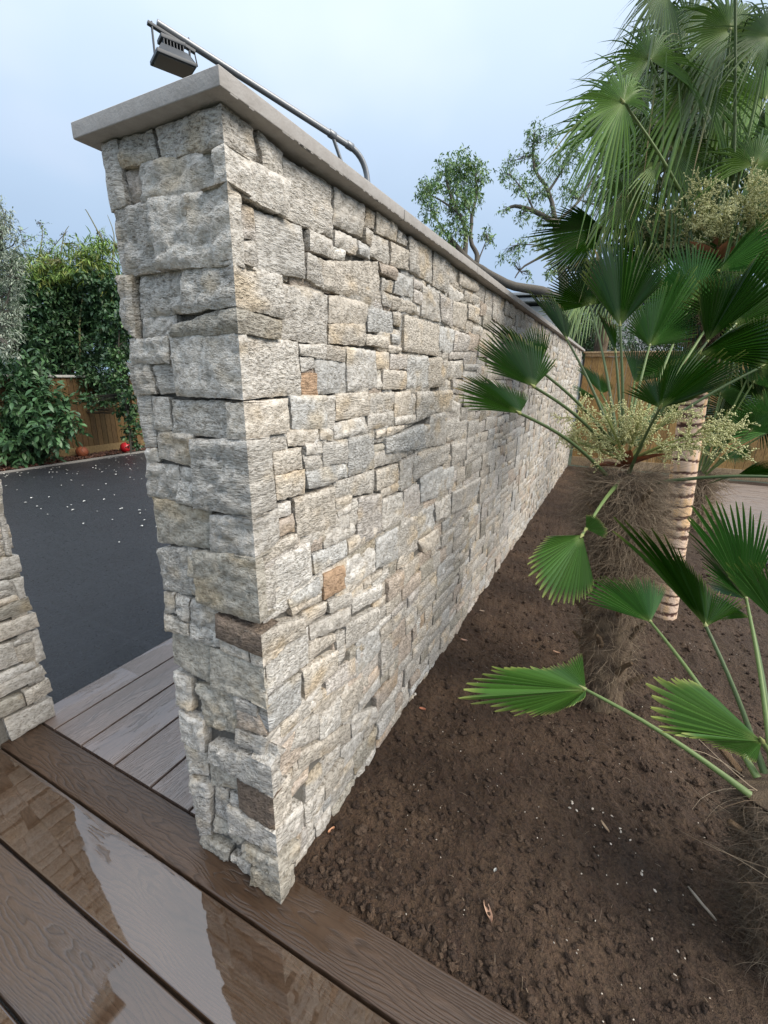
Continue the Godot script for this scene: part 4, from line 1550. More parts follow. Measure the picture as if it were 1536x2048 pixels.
const FAN_M := [
	["a", -171, 1865, -120, -81, 1334, -120, -163, 166, 180, -169, 322, 29, -66, 445, -187, 101, 366, -153, 149, 178, -2],
	["a", -425, 1601, 454, -127, 1301, -65, -128, 55, 199, -196, 141, 174, -167, 199, 38, -92, 202, -102, -12, 163, -171, 53, 95, -181],
	["a", -450, 1668, 220, -120, 1331, -120, -227, 181, 227, -167, 190, 143, -96, 157, 16, -28, 188, -79, 26, 147, -93],
	["a", -439, 1510, 613, -133, 1206, 10, -117, 23, 214, -193, 101, 207, -166, 140, 99, -111, 119, -4, -58, 94, -73, 9, 62, -127],
	["a", -412, 1826, -320, -128, 1348, -173, -211, 244, 107, -171, 221, 43, -118, 225, -35, -78, 208, -101, 1, 94, -103],
	["a", 18, 1529, 253, -39, 1218, -41, -137, 59, 131, -89, 102, 31, -41, 137, -45, 17, 186, -91, 90, 210, -75, 164, 222, -55, 234, 209, -36, 208, 120, 28, 81, 35, 69],
	["l", -180, 1051, 493, -75, 1177, 11, -115, 24, 152, -149, -28, 248, -129, -112, 296, -62, -178, 285, 21, -193, 217, 70, -152, 107],
	["l", -171, 1068, 462, -74, 1172, 12, 76, -16, 38, 64, 27, -1, -8, 61, 4],
	["b", -24, 1809, -633, -69, 1336, -208, -124, 76, 99, -60, 263, -58, 61, 375, -217, 176, 476, -350, 236, 237, -260, 196, 23, -107],
	["b", -226, 1555, -650, -105, 1343, -233, -163, 155, 82, -114, 165, 3, -52, 125, -66, -19, 117, -80, 38, 70, -63, 61, 26, -39],
	["b", -241, 1529, -583, -104, 1331, -230, -128, 86, 138, -134, 52, 142, -93, 14, 114],
	["a", -175, 1754, -213, -91, 1340, -158, -107, 190, 72, -87, 183, 14, -43, 158, -51, -14, 132, -78],
	["a", 207, 1810, -425, -25, 1330, -188, -67, 112, 129, -81, 271, 103, 40, 261, 25, 110, 370, 4, 173, 418, -24, 245, 240, 60],
	["a", 147, 1741, -87, -23, 1280, -111, 102, 105, 15, 227, 147, -12, 315, 31, -17, 221, -60, -10],
	["b", -67, 1619, -650, -65, 1343, -253, -91, 193, 2, -14, 202, -81, 80, 206, -160, 181, 156, -164, 155, 37, -71],
	["a", 571, 1267, 10, 47, 1168, -68, 49, 128, 85, 146, 24, 71, 104, -87, 108],
	["a", 362, 1918, -815, -28, 1326, -216, 124, -295, 107, 250, -173, -8, 266, 19, -97, 164, 200, -120, -14, 290, -68, -188, 241, 40, -282, 81, 155],
	["a", 420, 1693, -362, -28, 1326, -216, 123, -210, 78, 199, -108, -6, 200, 31, -69, 125, 158, -87, 0, 226, -53, -128, 204, 21, -213, 103, 108],
	["b", 166, 2079, -1024, -28, 1326, -216, 298, -132, -51, 280, 67, -123, 159, 237, -132, -22, 317, -73, -196, 267, 35, -298, 114, 150, -293, -85, 229],
	["b", 457, 2270, -1337, -28, 1326, -216, 273, -250, 10, 321, -23, -108, 215, 209, -148, 3, 336, -92, -213, 287, 37, -331, 92, 176, -297, -153, 258],
	["a", -373, 2072, -952, -108, 1343, -232, 265, 34, -102, 185, 174, -121, 56, 264, -93, -87, 277, -26, -204, 206, 62, -264, 77, 147, -252, -76, 205],
	["b", 145, 1635, -763, -28, 1326, -216, 203, -85, -18, 195, 37, -69, 128, 147, -84, 21, 212, -59, -93, 208, 0, -180, 138, 76, -213, 25, 143],
]
const FAN_N := [
	["l", -680, 610, -121, -215, 473, -42, -31, 65, -135, -72, 42, -71, -131, 38, -5, -228, 73, 91, -302, 96, 180, -368, 82, 276, -366, 73, 313, -322, 47, 300, -222, 10, 261, -149, -2, 217, -90, -9, 166, -47, -11, 110, 0, 9, 56],
	["a", -363, 865, -274, -175, 511, -110, -327, 368, 241, -330, 383, 227, -288, 375, 173, -220, 351, 111, -163, 295, 54, -110, 239, 11, -52, 170, -30, 1, 108, -95, 46, 88, -111, 135, 48, -143],
	["b", -490, 733, -493, -187, 488, -108, -219, 112, 191, -259, 159, 183, -236, 192, 114, -171, 179, 39, -101, 160, -26, -8, 143, -102, 50, 100, -141],
	["l", -267, 745, 81, -160, 549, -48, -148, 101, -29, -235, 165, 76, -282, 193, 148, -285, 180, 178, -285, 155, 209, -281, 138, 225, -255, 106, 223, -193, 87, 186, -152, 63, 161, -106, 36, 135, -67, 18, 110, -27, -2, 85],
	["b", -182, 837, -648, -132, 470, -176, -107, 11, 15, -155, 94, 70, -169, 144, 61, -261, 299, 114, -250, 359, 89, -205, 404, 51, -157, 402, 27, -72, 368, -5, -18, 345, -24, 63, 267, -39],
	["b", -219, 963, -180, -141, 528, -109, -173, 162, 150, -183, 210, 140, -164, 219, 127, -130, 219, 86, -57, 193, 23, 4, 156, 4],
	["a", -117, 705, -789, -118, 461, -204, -172, 128, 103, -184, 80, 125, -121, 14, 115],
]
const FAN_T := [
	["c", -709, 3045, 373, -159, 2452, -221, 146, -72, -3, 123, 180, -123, 30, 331, -145, -89, 360, -122, -177, 277, -22, -307, 200, 89, -383, 11, 209, -262, -203, 247, -192, -376, 298, -52, -492, 284, 69, -453, 210, 166, -296, 90],
	["c", -65, 3393, -69, -64, 2471, -230, 8, -451, 194, -118, -257, 193, -265, -178, 241, -352, -48, 222, -302, 116, 114, -210, 240, 7, -47, 397, -156, 155, 276, -190],
	["c", -187, 3294, -396, -97, 2506, -365, -227, 244, -14, -406, 127, 163, -431, -88, 294, -328, -295, 358, -167, -481, 386, 27, -563, 315, 167, -449, 206],
	["a", -747, 2523, 146, -166, 2402, -248, -165, 129, 87, -307, 41, 235, -394, -86, 369, -323, -230, 400, -225, -284, 368, -125, -268, 293, -32, -212, 180],
	["p", -486, 2861, 41, -147, 2422, -218, -119, -29, 117, -171, -148, 230, -128, -202, 226, -56, -210, 192, -6, -167, 134],
	["b", -111, 2230, 156, -104, 2277, -144, 90, 186, -14, 188, 278, -48, 279, 181, -33, 313, 27, 1, 209, -33, 45],
	["c", -605, 3767, -108, -127, 2525, -309, -220, -50, 175, -228, -294, 307, -161, -451, 326, -58, -569, 313, 66, -659, 281, 187, -635, 193, 269, -499, 77],
	["c", -532, 3306, -506, -122, 2487, -392, -280, 83, 67, -442, -118, 263, -477, -359, 409, -366, -593, 477, -206, -692, 458, -35, -690, 370, 111, -611, 270, 235, -461, 129],
	["a", -287, 3540, 181, -33, 2430, -185, -183, 151, 89, -52, 357, -93, 142, 155, -77],
	["c", 6, 3212, -700, -68, 2519, -430, -222, 369, -58, -93, 499, -167, 120, 379, -188, 296, 76, -129, 245, -254, 54, 61, -385, 210],
	["a", -840, 2523, -228, -152, 2392, -346, -218, 51, 140, -262, -124, 268, -135, -255, 266, 12, -249, 171],
	["c", -301, 3336, -867, -107, 2530, -462, -261, 293, -12, -316, -4, 161, -238, -337, 309, -51, -580, 332, 163, -577, 223, 287, -330, 40, 216, 37, -122],
	["c", 143, 2971, -408, -25, 2453, -290, -212, 344, -8, -264, 91, 150, -207, -182, 259, -56, -321, 229, 118, -262, 121],
	["c", -626, 2910, -91, -152, 2448, -270, -178, 176, 31, -275, 7, 184, -255, -207, 273, -147, -386, 297, 9, -441, 237, 131, -353, 145],
	["c", -501, 3622, -487, -119, 2522, -359, -202, 212, 31, -252, -31, 185, -186, -296, 287, -26, -452, 277, 143, -479, 200, 233, -320, 83, 137, 21, -58],
	["c", -347, 3837, -543, -105, 2510, -315, -238, 116, 82, -248, -123, 214, -150, -343, 266, 1, -468, 249, 158, -437, 160, 211, -222, 42, 129, 61, -86],
	["c", 29, 2579, -172, -55, 2412, -214, -41, 210, -3, 104, 123, 47, 224, -45, 60, 177, -235, 148, 12, -287, 230],
	["c", -621, 3345, 88, -109, 2464, -298, 380, -256, -55, 364, -34, -134, 240, 177, -153, 45, 313, -107, -157, 301, 0, -304, 151, 132, -356, -66, 243, -298, -285, 299, -148, -438, 285],
	["c", -359, 3251, -107, -109, 2464, -298, 273, -501, 93, 425, -293, -65, 393, 11, -166, 190, 278, -165, -95, 378, -58, -325, 212, 120, -408, -80, 274, -308, -370, 336, -72, -530, 280],
	["c", -435, 2943, -59, -109, 2464, -298, -66, -492, 264, 191, -490, 133, 374, -341, -19, 397, -71, -136, 247, 201, -165, -11, 355, -93, -252, 263, 64, -377, 13, 223, -331, -272, 311],
	["c", -243, 3540, -216, -109, 2464, -298, 433, -382, -36, 452, -88, -158, 297, 209, -192, 27, 392, -124, -244, 337, 34, -414, 93, 211, -421, -219, 333, -263, -477, 353, -4, -585, 264],
	["c", -9, 2809, -89, -109, 2464, -298, -134, -448, 282, 111, -477, 170, 316, -376, 25, 383, -139, -102, 282, 132, -157, 54, 317, -112, -192, 293, 21, -348, 82, 181, -350, -193, 290],
	["c", -662, 2685, 96, -109, 2464, -298, -260, -256, 273, -92, -355, 231, 113, -365, 132, 287, -304, 17, 362, -154, -84, 309, 30, -133, 147, 183, -112, -65, 239, -27, -243, 140, 102],
	["c", -817, 3159, -171, -109, 2464, -298, 80, -536, 206, 313, -482, 66, 438, -282, -76, 410, -6, -168, 237, 247, -177, -19, 383, -98, -255, 295, 54, -391, 63, 211, -381, -218, 314],
	["c", -435, 3895, -799, -109, 2464, -298, 332, -605, 98, 515, -353, -90, 476, 14, -209, 230, 335, -205, -113, 456, -75, -391, 256, 139, -491, -97, 322, -370, -447, 393, -85, -640, 323],
	["c", -500, 2684, -314, -109, 2464, -298, -378, -248, 326, -260, -355, 311, -92, -409, 249, 95, -410, 156, 272, -388, 56, 401, -308, -43, 457, -183, -122, 428, -36, -167, 321, 104, -169],
	["c", 51, 3354, -676, -109, 2464, -298, 78, -641, 242, 404, -538, 36, 522, -199, -152, 366, 200, -223, 18, 449, -139, -329, 340, 77, -495, -19, 295, -400, -412, 395, -95, -633, 326],
	["c", -163, 3162, -785, -109, 2464, -298, -3, -728, 312, 397, -663, 84, 598, -327, -144, 490, 134, -260, 126, 476, -202, -293, 457, 18, -545, 94, 279, -505, -367, 429, -198, -682, 393],
	["c", -617, 3583, -883, -109, 2464, -298, 405, -714, 98, 627, -400, -132, 564, 55, -268, 241, 438, -245, -186, 539, -65, -507, 256, 200, -582, -194, 404, -379, -599, 451, 5, -771, 322],
	["c", -11, 3871, -1286, -109, 2464, -298, 416, -754, 106, 652, -424, -137, 588, 56, -281, 250, 460, -257, -199, 567, -68, -538, 268, 212, -620, -206, 427, -409, -633, 478, -5, -815, 342],
	["a", -190, 2240, -135, -109, 2464, -298, -217, -378, 299, -61, -425, 240, 108, -426, 155, 265, -396, 62, 378, -311, -30, 428, -183, -107, 407, -35, -156, 317, 110, -167, 173, 225, -140],
	["b", -333, 2430, -454, -109, 2464, -298, 462, -258, -96, 461, -74, -168, 357, 112, -188, 173, 258, -151, -50, 329, -65, -251, 252, 66, -393, 102, 195, -444, -86, 294, -393, -270, 341],
	["a", 39, 2088, 34, -109, 2464, -298, -139, -446, 284, -10, -476, 231, 123, -474, 163, 244, -440, 88, 335, -361, 10, 387, -244, -63, 393, -105, -120, 350, 41, -156, 266, 175, -165],
	["a", -613, 2447, -411, -109, 2464, -298, -383, 1, 229, -385, -139, 287, -328, -267, 309, -220, -364, 294, -77, -415, 244, 79, -418, 167, 230, -404, 84, 348, -338, -3, 415, -231, -81],
]
const FAN_P := [
	["b", 268, 1619, 66, -6, 608, 75, -151, 66, 171, -105, 181, 110, 10, 211, 41, 178, 127, -16, 180, -64, 47],
	["b", 176, 1058, 183, -11, 582, 87, -121, -97, 210, -262, -60, 270, -278, 48, 242, -169, 108, 50, -13, 150, -44, 151, 58, -37],
	["b", 257, 1171, 456, 1, 582, 139, -289, 62, 243, -266, 199, 185, -60, 239, 67, 143, 159, -9, 233, -23, 6],
	["a", 256, 714, 375, 10, 502, 103, 77, 112, 40, 207, 189, 7, 442, 121, -31, 328, 12, 64],
	["b", 157, 1860, -426, -21, 642, -45, -300, 23, 144, -228, 210, 46, -47, 318, -83, 166, 215, -156, 275, -23, -132],
	["b", 273, 919, -53, -4, 544, 37, -178, -64, 229, 42, -112, 133, 169, -8, 34, 120, 86, -31],
	["b", -1, 1479, -453, -37, 632, -92, -264, 52, 117, -186, 219, 21, 11, 277, -98, 211, 141, -154, 213, -52, -91],
	["b", 296, 1984, 47, -3, 592, 79, 248, -406, 90, 387, -228, -52, 401, 19, -158, 286, 256, -194, 77, 409, -149, -159, 424, -35, -348, 293, 112, -430, 66, 244, -380, -185, 319],
	["b", 44, 1489, -128, -3, 592, 79, 321, -276, 3, 379, -103, -97, 350, 93, -161, 239, 266, -175, 72, 378, -136, -113, 399, -51, -273, 320, 62, -372, 168, 174, -389, -24, 260],
	["a", 384, 1450, -53, -3, 592, 79, 52, -487, 221, 263, -434, 92, 401, -270, -43, 430, -39, -150, 341, 198, -199, 157, 377, -177, -72, 449, -89, -280, 371, 47, -416, 188, 188],
	["b", 482, 1173, 224, -3, 592, 79, 234, -389, 92, 366, -225, -42, 381, 4, -142, 272, 229, -178, 74, 377, -137, -150, 393, -29, -328, 265, 112, -406, 49, 238, -360, -186, 310],
	["a", 316, 1270, -426, -3, 592, 79, 388, -179, -72, 383, 22, -151, 289, 214, -180, 128, 355, -155, -65, 411, -79, -242, 350, 34, -366, 206, 154, -408, 11, 254, -360, -189, 310],
	["b", -225, 1255, -264, -3, 592, 79, 329, -28, -103, 286, 109, -138, 198, 227, -142, 79, 309, -116, -53, 341, -62, -175, 305, 14, -271, 221, 97, -325, 101, 175, -331, -37, 235],
	["a", 243, 2286, -612, -3, 592, 79, 427, -275, -55, 457, -25, -169, 362, 228, -220, 166, 415, -194, -77, 487, -99, -300, 409, 44, -444, 217, 192, -471, -37, 306, -374, -285, 355],
]
const FAN_Q := [
	["p", -254, 3560, 657, -6, 3272, -28, -341, -34, 348, -543, -525, 697, -398, -862, 818, -175, -953, 735, 105, -902, 576, 277, -608, 309],
	["p", -552, 3418, 200, -50, 3231, -74, -273, 21, 295, -344, -396, 552, -90, -802, 641, 188, -798, 499],
	["p", -64, 3702, 21, 19, 3284, -126, -415, -56, 229, -234, -582, 477, 28, -1085, 594, 349, -1081, 430, 459, -573, 123],
]


func fronds(o: Node3D, rows: Array, rad: float, frond_mat: Material, stem_mat: Material, s: int) -> void:
	for i in rows.size():
		var q: Array = rows[i]
		var hub := Vector3(q[1], q[2], q[3]) * 0.001
		var foot := Vector3(q[4], q[5], q[6]) * 0.001
		var tips := []
		for k in range(7, q.size(), 3):
			tips.append(Vector3(q[k], q[k + 1], q[k + 2]) * 0.001)
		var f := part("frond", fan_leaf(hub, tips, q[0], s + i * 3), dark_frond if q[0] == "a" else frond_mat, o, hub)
		part("petiole", petiole(Vector3.ZERO, foot - hub, rad, q[0]), stem_mat, f)


func palms(frond_mat: Material, stem_mat: Material, hair_mat: Material, bark_mat: Material) -> void:
	var red := Color(0.20, 0.065, 0.028)
	# the shaggy palm in the middle
	var m := thing("fan_palm", "short shaggy fan palm with dark pleated leaves leaning towards the wall", "palm", Vector3(0.877, -0.03, -1.537), "fan palms in the planting bed")
	fronds(m, FAN_M, 0.0062, frond_mat, stem_mat, 100)
	var top := Vector3(-0.05, 1.16, -0.06)
	var tr := part("trunk", bumpy_trunk(Vector3(0, -0.02, 0), top, 0.105, 0.125, 3), bark_mat, m)
	part("fibre", fibre_mass(Vector3(0, 0.05, 0), top, 0.09, 0.12, 4200, 0.7, 0.14, 12, 0.0008, 0.62), hair_mat, tr)
	part("fibre", fibre_mass(Vector3(0, 0.62, 0), top + Vector3(0, 0.06, 0), 0.11, 0.10, 6200, 1.1, 0.20, 13, 0.0007, 0.62), hair_mat, tr)
	stubs(m, Vector3(0, 0.1, 0), top, 0.10, 0.12, 26, 51, bark_mat)
	var cm := top + Vector3(-0.01, 0.10, 0.0)
	for k in [[-0.75, 0.75, 0.15, 0.33], [-0.35, 0.8, 0.5, 0.30], [0.1, 0.9, 0.35, 0.27], [0.75, 0.62, 0.45, 0.36], [1.0, 0.55, 0.05, 0.40], [-0.9, 0.5, 0.45, 0.28], [0.45, 0.75, -0.3, 0.33]]:
		part("flower_cluster", flower_cluster(cm, Vector3(k[0], k[1], k[2]), k[3], int(k[0] * 100.0) + 500, 13), stem_mat, m)
	for k in [[-0.9, 0.30, 0.75, 0.20], [0.5, 0.7, 0.8, 0.2], [0.05, 0.8, 0.6, 0.17], [0.9, 0.75, 0.4, 0.22]]:
		part("spathe", husk(cm + Vector3(0, -0.03, 0), Vector3(k[0], k[1], k[2]).normalized(), k[3], red), stem_mat, m)

	# the tall one with the clean ringed trunk
	var t := thing("fan_palm", "tall fan palm with clean ringed pinkish trunk and drooping crown", "palm", Vector3(1.255, -0.03, -2.76), "fan palms in the planting bed")
	fronds(t, FAN_T, 0.008, frond_mat, stem_mat, 300)
	part("trunk", ringed_trunk(Vector3(0, -0.07, 0), Vector3(-0.085, 1.62, -0.06), 0.083, 0.076), plain(Color(1, 1, 1), 0.65, true), t)
	var shag := bumpy_trunk(Vector3(-0.084, 1.58, -0.058), Vector3(-0.10, 2.36, -0.17), 0.085, 0.10, 9)
	var sg := part("shaggy_trunk_top", shag, bark_mat, t)
	part("fibre", fibre_mass(Vector3(-0.084, 1.62, -0.058), Vector3(-0.10, 2.40, -0.17), 0.08, 0.09, 1500, 1.0, 0.14, 15, 0.001), hair_mat, sg)
	var ct := Vector3(-0.10, 2.34, -0.12)
	for k in [[-0.7, 0.55, 0.3, 0.42], [-0.35, 0.8, 0.5, 0.40], [0.15, 0.75, 0.6, 0.40], [0.55, 0.6, 0.5, 0.42], [0.9, 0.6, 0.3, 0.45], [-0.1, 0.6, 0.8, 0.36], [0.5, 1.0, 0.35, 0.55]]:
		part("flower_cluster", flower_cluster(ct, Vector3(k[0], k[1], k[2]), k[3], int(k[0] * 100.0) + 800, 22), stem_mat, t)
	for k in [[-0.55, 0.6, 0.5, 0.30], [0.05, 0.6, 0.7, 0.24], [0.6, 0.7, 0.5, 0.26], [-0.2, 0.9, 0.3, 0.25]]:
		part("spathe", husk(ct + Vector3(0, -0.06, 0.04), Vector3(k[0], k[1], k[2]).normalized(), k[3], Color(0.30, 0.12, 0.06)), stem_mat, t)

	# the nearest one, its trunk cut by the right edge
	var n := thing("fan_palm", "nearest fan palm, low, with its shaggy trunk at the right edge", "palm", Vector3(1.47, -0.03, -0.58), "fan palms in the planting bed")
	fronds(n, FAN_N, 0.0065, frond_mat, stem_mat, 600)
	var nt := Vector3(-0.10, 0.46, -0.10)
	var ntr := part("trunk", bumpy_trunk(Vector3(0.02, -0.03, 0), nt, 0.14, 0.12, 21), bark_mat, n)
	part("fibre", fibre_mass(Vector3(0, 0.0, 0), nt, 0.135, 0.115, 6500, 0.8, 0.11, 22, 0.0006, 0.36), hair_mat, ntr)
	part("fibre", fibre_mass(Vector3(0, 0.2, 0), nt + Vector3(0, 0.05, 0), 0.15, 0.12, 46, 1.5, 0.28, 23, 0.0010), hair_mat, ntr)

	stubs(n, Vector3(0.02, 0.02, 0), nt, 0.13, 0.115, 14, 52, bark_mat)
	var p := thing("fan_palm", "fan palm behind the ringed trunk, at the edge of the far deck", "palm", Vector3(1.66, -0.03, -5.25), "fan palms in the planting bed")
	fronds(p, FAN_P, 0.009, frond_mat, stem_mat, 700)
	var ptr := part("trunk", bumpy_trunk(Vector3.ZERO, Vector3(0.0, 0.62, 0.05), 0.13, 0.14, 31), bark_mat, p)
	part("fibre", fibre_mass(Vector3.ZERO, Vector3(0, 0.66, 0.05), 0.13, 0.13, 1500, 1.1, 0.26, 32, 0.002), hair_mat, ptr)

	var q := thing("fan_palm", "pale yellowish fan palm drooping over the end fence from beyond it", "palm", Vector3(0.2, -0.03, -10.75), "fan palms in the planting bed")
	fronds(q, FAN_Q, 0.012, frond_mat, stem_mat, 900)
	part("trunk", bumpy_trunk(Vector3.ZERO, Vector3(-0.01, 3.2, -0.1), 0.13, 0.13, 41), bark_mat, q)


# dead leaf stalks, cut short, all round a trunk
func stubs(o: Node3D, foot: Vector3, top: Vector3, r0: float, r1: float, count: int, s: int, mat: Material) -> void:
	var r := rng(s)
	var shapes := []
	for k in 3:
		var m := Build.new()
		var l := r.randf_range(0.07, 0.13)
		m.tube([Vector3(0, -0.02, 0), Vector3(0, l * 0.5, 0.012), Vector3(0, l, 0.035)], [0.019, 0.012, 0.010], 6, Color(0.21, 0.135, 0.075) * r.randf_range(0.7, 1.2))
		shapes.append(m.mesh())
	for i in count:
		var f := (i + r.randf()) / count
		var a := i * 2.4
		var out := Vector3(cos(a), 0, sin(a))
		var p := part("stalk_stub", shapes[i % 3], mat, o, foot.lerp(top, f) + out * lerpf(r0, r1, f) * 1.02)
		p.basis = Basis(Vector3.UP.cross(out).normalized(), Vector3.UP, out) * Basis(Vector3.RIGHT, r.randf_range(0.1, 0.6))


func husk(foot: Vector3, d: Vector3, l: float, col: Color) -> ArrayMesh:
	var m := Build.new()
	var side := d.cross(Vector3.UP).normalized()
	var up := side.cross(d)
	var at := 0
	for i in 8:
		var f := i / 7.0
		var w := l * 0.15 * sin(PI * minf(0.95, 0.25 + f * 0.75)) * (1.0 if f < 0.98 else 0.1)
		var c := foot + d * l * f + Vector3(0, -l * 0.18 * f * f, 0)
		for k in 5:
			var a := (k - 2) * 0.62
			m.pt(c + side * sin(a) * w + up * (1.0 - cos(a)) * w, col * lerpf(0.7, 1.5, f))
	m.sheet(at, 8, 5, up)
	return m.mesh()


func ringed_trunk(foot: Vector3, top: Vector3, r0: float, r1: float) -> ArrayMesh:
	var m := Build.new()
	var r := rng(6)
	var rings := []
	var y := 0.02
	while y < 1.0:
		rings.append([y, r.randf_range(0.0045, 0.0085), r.randf() * TAU, r.randf_range(0.006, 0.014)])
		y += r.randf_range(0.032, 0.050)
	var rows := 420
	var sides := 36
	var at := 0
	var l := foot.distance_to(top)
	for j in rows + 1:
		var f := float(j) / rows
		for i in sides + 1:
			var a := TAU * (i % sides) / sides
			var out := Vector3(cos(a), 0, sin(a))
			var band := 0.0
			var wob := fbm.get_noise_3d(cos(a) * 3.0, f * 3.0, sin(a) * 3.0) * 0.006
			for g in rings:
				if absf(g[0] - f) > 0.035:
					continue
				var c: float = g[0] + wob + sin(a + g[2]) * 0.004
				var thick: float = g[1] * (0.7 + 1.3 * maxf(0.0, fbm.get_noise_3d(cos(a) * 4.0, g[0] * 40.0, sin(a) * 4.0) + 0.25))
				var e := 1.0 - smoothstep(thick * 0.7, thick * 1.15, absf(f - c))
				band = maxf(band, e)
			var n := fbm.get_noise_3d(cos(a) * 6.0, f * 30.0, sin(a) * 6.0)
			var big := fbm.get_noise_3d(cos(a) * 2.0 + 5.0, f * 6.0, sin(a) * 2.0)
			var k := Color(0.74, 0.55, 0.42).lerp(Color(0.78, 0.50, 0.25), clampf(big * 1.6 + 0.35, 0, 1)) * (1.0 + n * 0.18)
			k = k.lerp(Color(0.085, 0.035, 0.02), band)
			if f > 0.60 and f < 0.635 and absf(wrapf(a - 1.75, -PI, PI)) < 0.32 + n * 0.3:
				k = Color(0.16, 0.12, 0.10)
			var rad := lerpf(r0, r1, f) * (1.0 + 0.02 * n - 0.05 * band)
			m.pt(foot.lerp(top, f) + out * rad, k)
	m.sheet(at, rows + 1, sides + 1, Vector3(1, 0, 0))
	return m.mesh()


const TREE_A := [
	["b", 170, 100, -497, 2968, -11669, -994, 3443, -11577, -1308, 3623, -11478, -1888, 3718, -11216, -2436, 3963, -11020, -2777, 4177, -10919, -3064, 4391, -10845, -3430, 4777, -10788],
	["b", 90, 30, -3064, 4391, -10845, -3098, 4839, -10978, -3198, 5159, -11034, -3366, 5432, -11040, -3613, 5877, -11064, -3768, 6426, -11169],
	["b", 90, 30, -2796, 4234, -10928, -2806, 4452, -10996, -2993, 4783, -11012, -3042, 5333, -11171, -3027, 5885, -11363, -3176, 6537, -11506],
	["b", 40, 15, -3366, 5432, -11040, -3776, 5679, -10915, -4120, 5847, -10797],
	["b", 40, 15, -3430, 4777, -10788, -3692, 5106, -10766, -3955, 5447, -10747],
	["b", 30, 12, -3042, 5333, -11171, -3313, 5801, -11190, -3459, 6430, -11327],
	["b", 30, 10, -2777, 4177, -10919, -2703, 4546, -11080, -2638, 4834, -11209],
	["c", 235, -3700, 6342, -10956],
	["c", 309, -3391, 6462, -11303],
	["c", 286, -3113, 6308, -11431],
	["c", 140, -2843, 6119, -11290],
	["c", 231, -3977, 5771, -10451],
	["c", 212, -3876, 5968, -10808],
	["c", 288, -3547, 5818, -11140],
	["c", 301, -3072, 5566, -10857],
	["c", 269, -3515, 5438, -11296],
	["c", 256, -3841, 5355, -10469],
	["c", 231, -3070, 4891, -10608],
	["c", 211, -3594, 4930, -10526],
	["c", 147, -2776, 4984, -11548],
	["c", 148, -4339, 5897, -11101],
	["c", 106, -2528, 4731, -11138],
	["c", 244, -3695, 6364, -11479],
	["c", 265, -3150, 5954, -11431],
	["c", 175, -3382, 4691, -10488],
	["c", 140, -3641, 4535, -10370],
]
const TREE_B := [
	["b", 200, 120, -641, 2322, -12199, -900, 3541, -12476, -1052, 4273, -12644, -1368, 5418, -12867],
	["b", 100, 40, -1368, 5418, -12867, -1898, 5704, -12694, -2347, 5820, -12505, -2537, 5720, -12376],
	["b", 90, 30, -1368, 5418, -12867, -1639, 6184, -12986, -2054, 6766, -12970, -2174, 7584, -13183],
	["b", 60, 20, -1111, 4516, -12696, -1266, 4722, -12686, -1917, 4359, -12234, -2090, 4063, -12048],
	["b", 40, 15, -1898, 5704, -12694, -2169, 6153, -12707, -2571, 6575, -12644],
	["b", 50, 20, -1639, 6184, -12986, -1360, 6836, -13346, -1223, 7450, -13620],
	["b", 30, 12, -1266, 4722, -12686, -1754, 4875, -12489, -2151, 4869, -12287],
	["b", 60, 20, -1368, 5418, -12867, -895, 5987, -13297, -566, 6847, -13751],
	["c", 225, -2128, 7514, -12947],
	["c", 200, -1754, 7401, -13101],
	["c", 256, -2230, 7234, -13139],
	["c", 155, -2656, 7028, -12969],
	["c", 231, -2691, 6617, -12713],
	["c", 297, -2231, 6232, -12344],
	["c", 302, -1815, 6197, -12767],
	["c", 275, -1437, 6750, -13060],
	["c", 229, -2150, 5610, -12560],
	["c", 255, -1628, 5507, -12831],
	["c", 123, -2484, 5598, -11965],
	["c", 203, -1648, 4935, -12555],
	["c", 185, -2018, 4783, -11967],
	["c", 169, -2485, 4660, -12332],
	["c", 272, -1152, 4912, -12443],
	["c", 113, -1743, 4144, -12139],
	["c", 203, -1317, 4260, -12459],
	["c", 334, -1178, 6279, -13400],
	["c", 322, -1134, 7053, -13166],
	["c", 340, -852, 5489, -13554],
	["c", 392, -512, 6369, -14003],
	["c", 377, -493, 7153, -13744],
	["c", 351, -413, 5089, -13057],
	["c", 402, 170, 5701, -13562],
	["c", 125, -2109, 4458, -11964],
	["c", 203, -1982, 6824, -13017],
]
const TREE_L1 := [
	["b", 50, 20, -8480, 137, -3577, -8602, 699, -3702, -8759, 1217, -3796],
	["b", 40, 15, -8548, 440, -3643, -8374, 789, -3848, -8126, 749, -3960],
	["b", 40, 15, -8577, 526, -3657, -8869, 869, -3624, -9107, 1125, -3589],
	["c", 362, -8682, 434, -3611],
	["c", 328, -7978, 698, -3624],
	["c", 416, -8529, 1105, -3508],
	["c", 327, -8580, 1261, -3976],
	["c", 180, -8088, 690, -3945],
	["c", 260, -8506, 354, -3278],
	["c", 372, -8924, 708, -3372],
	["c", 375, -8965, 843, -3952],
	["c", 195, -8522, 197, -3449],
	["c", 420, -9750, 835, -3504],
	["c", 314, -9220, 262, -3203],
	["c", 347, -8757, 1602, -3560],
	["c", 315, -9014, 1652, -4086],
	["c", 414, -9229, 497, -3522],
	["c", 395, -8486, 805, -3546],
	["c", 231, -8092, 972, -3939],
	["c", 140, -7745, 730, -3913],
	["c", 185, -8564, 191, -3796],
	["c", 141, -8562, 40, -3282],
	["c", 139, -7869, 483, -3688],
]
